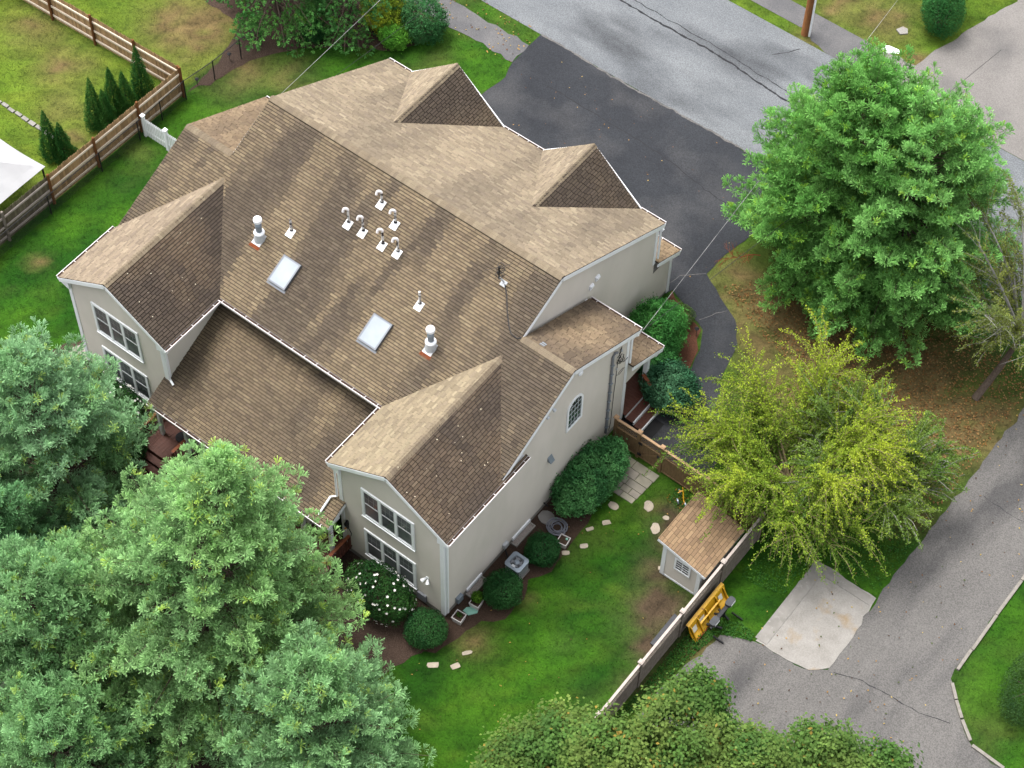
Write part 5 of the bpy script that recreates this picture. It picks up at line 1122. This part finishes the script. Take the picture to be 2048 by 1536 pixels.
# sprout of basil-like plant in the planter
def sprout(par, c, r, n, seed, ca, cb, ls):
    rg = np.random.default_rng(seed); P, N = ellip(n, c, r, rg, .3, .2, seed, .28); V, F, C = leaves(P, N + .6 * rg.normal(size=P.shape), ls, ls * .7, clumpcol(P, ca, cb, 3, seed), rg); fast('plant', V, F, 'leaf', par, C)
sprout(PL[2], (9.72, -8.42, .5), (.24, .24, .22), 700, 41, (.05, .14, .015), (.09, .2, .02), .07); sprout(PL[1], (9.6, -9.34, .33), (.12, .1, .1), 90, 42, (.04, .11, .015), (.07, .16, .02), .06)

# ---- broadleaf trees with arching shoots
def shoot_tree(name, label, base, fork, limbs, seed, ca, cb, R_out, zr, n_sh, ls, lean=(0, 0), droop=.5, mt='twig', mtrunk='bark', dens=1.0, bare=0.0, ztint=None, tr=.13):
    rg = np.random.default_rng(seed); t = thing(name, label, 'tree', (*base, 0)); B = Vector((*base, 0)); Fk = Vector((base[0] + lean[0], base[1] + lean[1], fork)); tk = MB(); tk.tube([B, B.lerp(Fk, .5) + Vector((.05, .03, 0)), Fk], [tr, tr * .8, tr * .6], 8); tk.build('trunk', mtrunk, t, True)
    br = MB(); LP, LD = [], []
    for k in range(limbs):
        az = 6.283 * k / limbs + rg.normal(0, .25); rad = R_out * math.sqrt(rg.uniform(.15, .8)); zt = rg.uniform(*zr); end = np.array([Fk.x + rad * math.cos(az), Fk.y + rad * math.sin(az), zt]); p0 = np.array(Fk); md = (p0 + end) / 2 + np.array([0, 0, .45]) + rg.normal(0, .15, 3)
        limb = [p0 * (1 - s) ** 2 + 2 * md * s * (1 - s) + end * s * s for s in np.linspace(0, 1, 7)]; br.tube(limb, [tr * .45 * (1 - .8 * s) + .006 for s in np.linspace(0, 1, 7)], 5, False)
        for j in range(n_sh):
            s = rg.uniform(.25, 1); i = min(int(s * 6), 5); c = limb[i] + (limb[i + 1] - limb[i]) * (s * 6 - i); oa = math.atan2(c[1] - Fk.y, c[0] - Fk.x) + rg.normal(0, .75); L = R_out * rg.uniform(.28, .62); el = rg.uniform(.15, 1.35); d = np.array([math.cos(oa) * math.cos(el), math.sin(oa) * math.cos(el), math.sin(el)]); pts = [c]; m = 9
            for q in range(m): d = unit(d + np.array([0, 0, -droop * .32 * (q / m + .2)]) + rg.normal(0, .07, 3)); pts.append(pts[-1] + d * L / m)
            pts = np.array(pts); pts[:, 2] = np.maximum(pts[:, 2], .15); br.tube(pts[::3], [.013, .010, .007, .004], 3, False)
            if rg.random() < bare: continue
            for q in range(m):
                for g in range(int(9 * dens)):
                    u = rg.random(); LP.append(pts[q] + (pts[q + 1] - pts[q]) * u + rg.normal(0, .045 + .03 * (1 - q / m), 3)); LD.append(rg.normal(size=3) + np.array([0, 0, .9]))
    br.build('branches', mt, t); P, D = np.array(LP), np.array(LD); col = clumpcol(P, ca, cb, .7, seed)
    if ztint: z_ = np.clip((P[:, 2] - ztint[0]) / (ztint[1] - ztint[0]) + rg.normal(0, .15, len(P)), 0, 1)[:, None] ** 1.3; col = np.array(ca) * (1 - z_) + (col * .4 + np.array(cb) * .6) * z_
    col = col * rg.uniform(.7, 1.3, (len(P), 1)); V, F, C = leaves(P, D, ls, ls * .55, col, rg); fast('crown', V, F, 'leaf', t, C); return t
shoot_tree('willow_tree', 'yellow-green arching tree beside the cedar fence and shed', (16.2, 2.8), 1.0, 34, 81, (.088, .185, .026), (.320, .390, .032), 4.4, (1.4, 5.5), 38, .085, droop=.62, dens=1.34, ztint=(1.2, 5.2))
shoot_tree('understory_tree', 'dull green leafy tree between the yellow-green tree and the driveway', (18.7, 4.1), 1.4, 18, 82, (.085, .170, .030), (.170, .245, .046), 3.1, (1.4, 4.4), 34, .09, droop=.45, dens=1.6, bare=.12, mt='greybark')
shoot_tree('lichen_tree', 'sparse olive tree with pale lichen twigs and leaning trunk', (19.7, 11.3), 2.8, 18, 83, (.110, .150, .040), (.190, .220, .050), 3.5, (2.8, 8.4), 28, .085, lean=(.45, 1.7), droop=.3, mt='greybark', dens=1.5, bare=.4, tr=.17)

def maple(label, base, Ht, lobes, n, seed, ca, cb, cc):
    rg = np.random.default_rng(seed); t = thing('maple_tree', label, 'tree', (*base, 0)); tk = MB(); tk.tube([(*base, 0), (*base, Ht * .5)], [.22, .15], 8)
    tk.build('trunk', 'bark', t, True); br = MB()
    P0, N0 = [], []                                                   # clump centres over uneven lobes
    for lx, ly, lz, lr in list(lobes):
        for k in range(5): a = rg.uniform(0, 6.283); u = rg.uniform(.1, .8); lobes = lobes + [(lx + lr * u * math.cos(a), ly + lr * u * math.sin(a), lz + lr * .85 * math.sqrt(1 - u * u) + .1, rg.uniform(.45, .8))]
    for i, (lx, ly, lz, lr) in enumerate(lobes): p, q = ellip(int(n * lr * lr), (lx, ly, lz - 1.15), (lr, lr, lr * .85), rg, .7, .4, seed + i); P0.append(p); N0.append(q)
    P0, N0 = np.concatenate(P0), np.concatenate(N0); pm = rg.permutation(len(P0)); P0, N0 = P0[pm], N0[pm]
    keep = N0[:, 2] > -.35; P0, N0 = P0[keep], N0[keep]
    for p in P0[:70]: br.tube([(*base, Ht * .42), tuple((np.array([*base, Ht * .45]) + p) / 2 + np.array([0, 0, -.2])), tuple(p)], [.07, .035, .008], 4, False)
    br.build('branches', 'bark', t); K = 60
    P = np.repeat(P0, K, 0) + rg.normal(0, 1, (len(P0) * K, 3)) * np.array([.22, .22, .14]); N = np.repeat(N0, K, 0) * .7 + np.array([0, 0, .8]) + .45 * rg.normal(size=P.shape)
    ck = clumpcol(P0, ca, cb, .8, seed) * rg.uniform(.75, 1.25, (len(P0), 1)); o_ = rg.random(len(P0)) < .12; col = np.repeat(ck, K, 0); om = np.repeat(o_, K) & (rg.random(len(P)) < .10); col[om] = np.array(cc) * rg.uniform(.8, 1.2, (om.sum(), 1))
    V, F, C = leaves(P, N, .14, .11, col, rg, .12); fast('crown', V, F, 'leaf', t, C); return t
MA = ((.060, .130, .028), (.140, .200, .046), (.26, .19, .04))
maple('broad maple at the bottom edge overhanging the lawn and fence end', (18.8, -13.2), 7.5, [(19.9, -10.3, 5.6, 1.9), (16.5, -13.3, 4.7, 1.7), (18.4, -12.6, 5.4, 2.1), (17.0, -14.9, 4.4, 2.3), (20.6, -13.2, 5.0, 2.5)], 46, 91, *MA)
maple('maple with orange tinted tips at the bottom edge before the parking lot', (23.6, -10.6), 7.5, [(22.4, -9.7, 5.2, 1.8), (23.9, -7.7, 4.4, 1.5), (25.2, -7.4, 3.9, 1.5), (23.4, -11.4, 5.0, 2.4), (21.4, -11.0, 5.0, 1.8), (25.3, -9.6, 4.2, 2.0), (26.5, -6.9, 3.3, 1.3), (27.2, -8.0, 3.2, 1.6)], 46, 92, *MA)

# ---- grass, ground cover, fallen leaves and petals
rg = np.random.default_rng(77); NG = 480000
gx_, gy_ = rg.uniform(-29, 32, NG), rg.uniform(-15, 33, NG)
bad = np.zeros(NG, bool)
for Pz in (STREET, DRIVE, WALK_L, WALK_R, NDRIVE, BED_FRONT, BED_RIGHT, BED_ENTRY, BED_REAR, LOT, PAD, HOUSE_FP, [(14.3, -3.1), (16.1, -3.1), (16.1, -.6), (14.3, -.6)], [(10.3, -1.3), (11.8, -1.3), (11.9, .45), (10.2, .45)]): bad |= inpoly(gx_, gy_, Pz)
dd = dry(gx_, gy_); bad |= rg.random(NG) < dd * .75
P = np.stack([gx_, gy_, np.zeros(NG)], 1)[~bad]; n = len(P); c = turf(P[:, 0], P[:, 1]) * rg.uniform(.7, 1.45, (n, 1)); h = rg.uniform(.03, .065, n)[:, None]; az = rg.uniform(0, 6.283, n); s = np.stack([np.cos(az), np.sin(az), np.zeros(n)], 1) * .011
tip = P + np.stack([rg.normal(0, .5, n), rg.normal(0, .5, n), np.ones(n)], 1) * h
V = np.stack([P - s, P + s, tip], 1).reshape(-1, 3); C = np.stack([c * .75, c * .75, c * 1.15], 1).reshape(-1, 3)
tag(fast('grass', V, np.arange(len(V)).reshape(-1, 3), 'grass', None, C), 'short mown grass blades across the lawns', 'grass', kind='stuff')
def scatter(name, label, cat, poly, n, ls, cols, seed, z=.03, m='leaf', hz=.0, fade=None):
    rg = np.random.default_rng(seed); Q = np.array(poly); x = rg.uniform(Q[:, 0].min(), Q[:, 0].max(), n); y = rg.uniform(Q[:, 1].min(), Q[:, 1].max(), n); k = inpoly(x, y, poly)
    if fade is not None: k &= fade(x, y, rg)
    x, y = x[k], y[k]; n = len(x); P = np.stack([x, y, z + rg.random(n) ** 1.5 * hz * np.clip(fbm(x * 2, y * 2, seed) * 1.6, .2, 1.2)], 1); V, F, C = leaves(P, np.array([0, 0, 1.0]) + .35 * rg.normal(size=(n, 3)), ls, ls * .65, mixcol(cols, n, rg), rg, .1); return tag(fast(name, V, F, m, None, C), label, cat, kind='stuff')
GC = [(.022, .085, .014), (.035, .11, .02), (.05, .13, .02)]
scatter('ground_cover', 'leafy green weeds along the weathered fence beside the parking lot', 'weeds', [(16.6, -9.5), (17.1, -8), (17.25, -5.7), (17.6, -3.9), (18.7, -3.4), (18.6, -3.0), (17.9, -3.0), (16.65, -3.8)], 9000, .075, GC, 5, .01, hz=.22)
scatter('ground_cover', 'leafy undergrowth below the yellow-green tree around the concrete slab', 'weeds', [(16.8, -1.5), (18.6, -1), (18.6, 1.2), (21.3, 1.3), (21.3, 5), (18, 6), (16.7, 1.2)], 12000, .08, GC, 6, .01, hz=.28, fade=lambda x, y, r: r.random(len(x)) < np.clip(fbm(x, y, 4) * 2.2 - .6, 0, 1))
scatter('ground_cover', 'leafy plants at the soil edge around the patio and shed', 'weeds', [(12.6, -.3), (13.4, -.5), (13.9, .3), (12.7, .45)], 400, .07, GC + [(.2, .1, .02)], 7, .01, hz=.2)
LV = [(.20, .11, .03), (.28, .17, .05), (.12, .06, .03), (.06, .035, .025), (.30, .22, .06)]
scatter('fallen_leaves', 'scattered dry leaves on the dark front driveway', 'leaves', [(-5.5, 8.5), (7.5, 8.5), (7.6, 16), (-5.5, 16)], 90, .07, LV, 8, .032, 'leafdry')
scatter('fallen_leaves', 'scattered dry leaves on the grey parking lot and slab', 'leaves', [(17.5, -8), (26, -8), (25.2, -.2), (25.2, 14), (21.6, 14), (18.8, 1)], 330, .09, LV + [(.05, .07, .02)], 9, .065, 'leafdry')
scatter('fallen_leaves', 'dry leaves along the pavement edges and lawn by the street', 'leaves', [(-14, 13.8), (-6, 13.8), (-6, 16.5), (-14, 16.5)], 160, .10, LV, 10, .05, 'leafdry')
scatter('fallen_leaves', 'few dry leaves on the lawns around the house', 'leaves', [(9.5, -14), (16, -14), (16, 0), (9.5, 0)], 60, .07, LV, 11, .07, 'leafdry')
scatter('fallen_leaves', 'brown pine needles and leaves under the trees by the driveway', 'leaves', [(8.5, 9.6), (14, 7.5), (19, 6), (21.2, 6), (21.2, 14), (12, 14)], 9000, .10, [(.16, .085, .03), (.12, .06, .025), (.2, .12, .05), (.10, .08, .03)], 12, .03, 'leafdry', .05)
def wing_dots(name, label, z0, gx, poly, n, seed):
    rg = np.random.default_rng(seed); Q = np.array(poly); x = rg.uniform(Q[:, 0].min(), Q[:, 0].max(), n); y = rg.uniform(Q[:, 1].min(), Q[:, 1].max(), n); k = inpoly(x, y, poly); x, y = x[k], y[k]; P = np.stack([x, y, z0 + gx * x + .035], 1); V, F, C = leaves(P, np.tile(np.array([-gx, 0, 1.0]), (len(x), 1)), .042, .042, np.tile([.55, .50, .38], (len(x), 1)), rg, .05); tag(fast(name, V, F, 'petal', None, C), label, 'petals', kind='stuff')
wing_dots('fallen_petals', 'pale petals scattered on the dark right slope of the right wing roof', HW + KW * WX, -KW, [(WX, YW), (WX, -4.5), (9.3, -6.9), (9.3, YW)], 22, 1)
wing_dots('fallen_petals', 'pale petals scattered on the dark right slope of the left wing roof', HW - KI * WX, -KI, [(-WX, YW), (-WX, -4.5), (-4.1, -6.9), (-4.1, YW)], 16, 2)
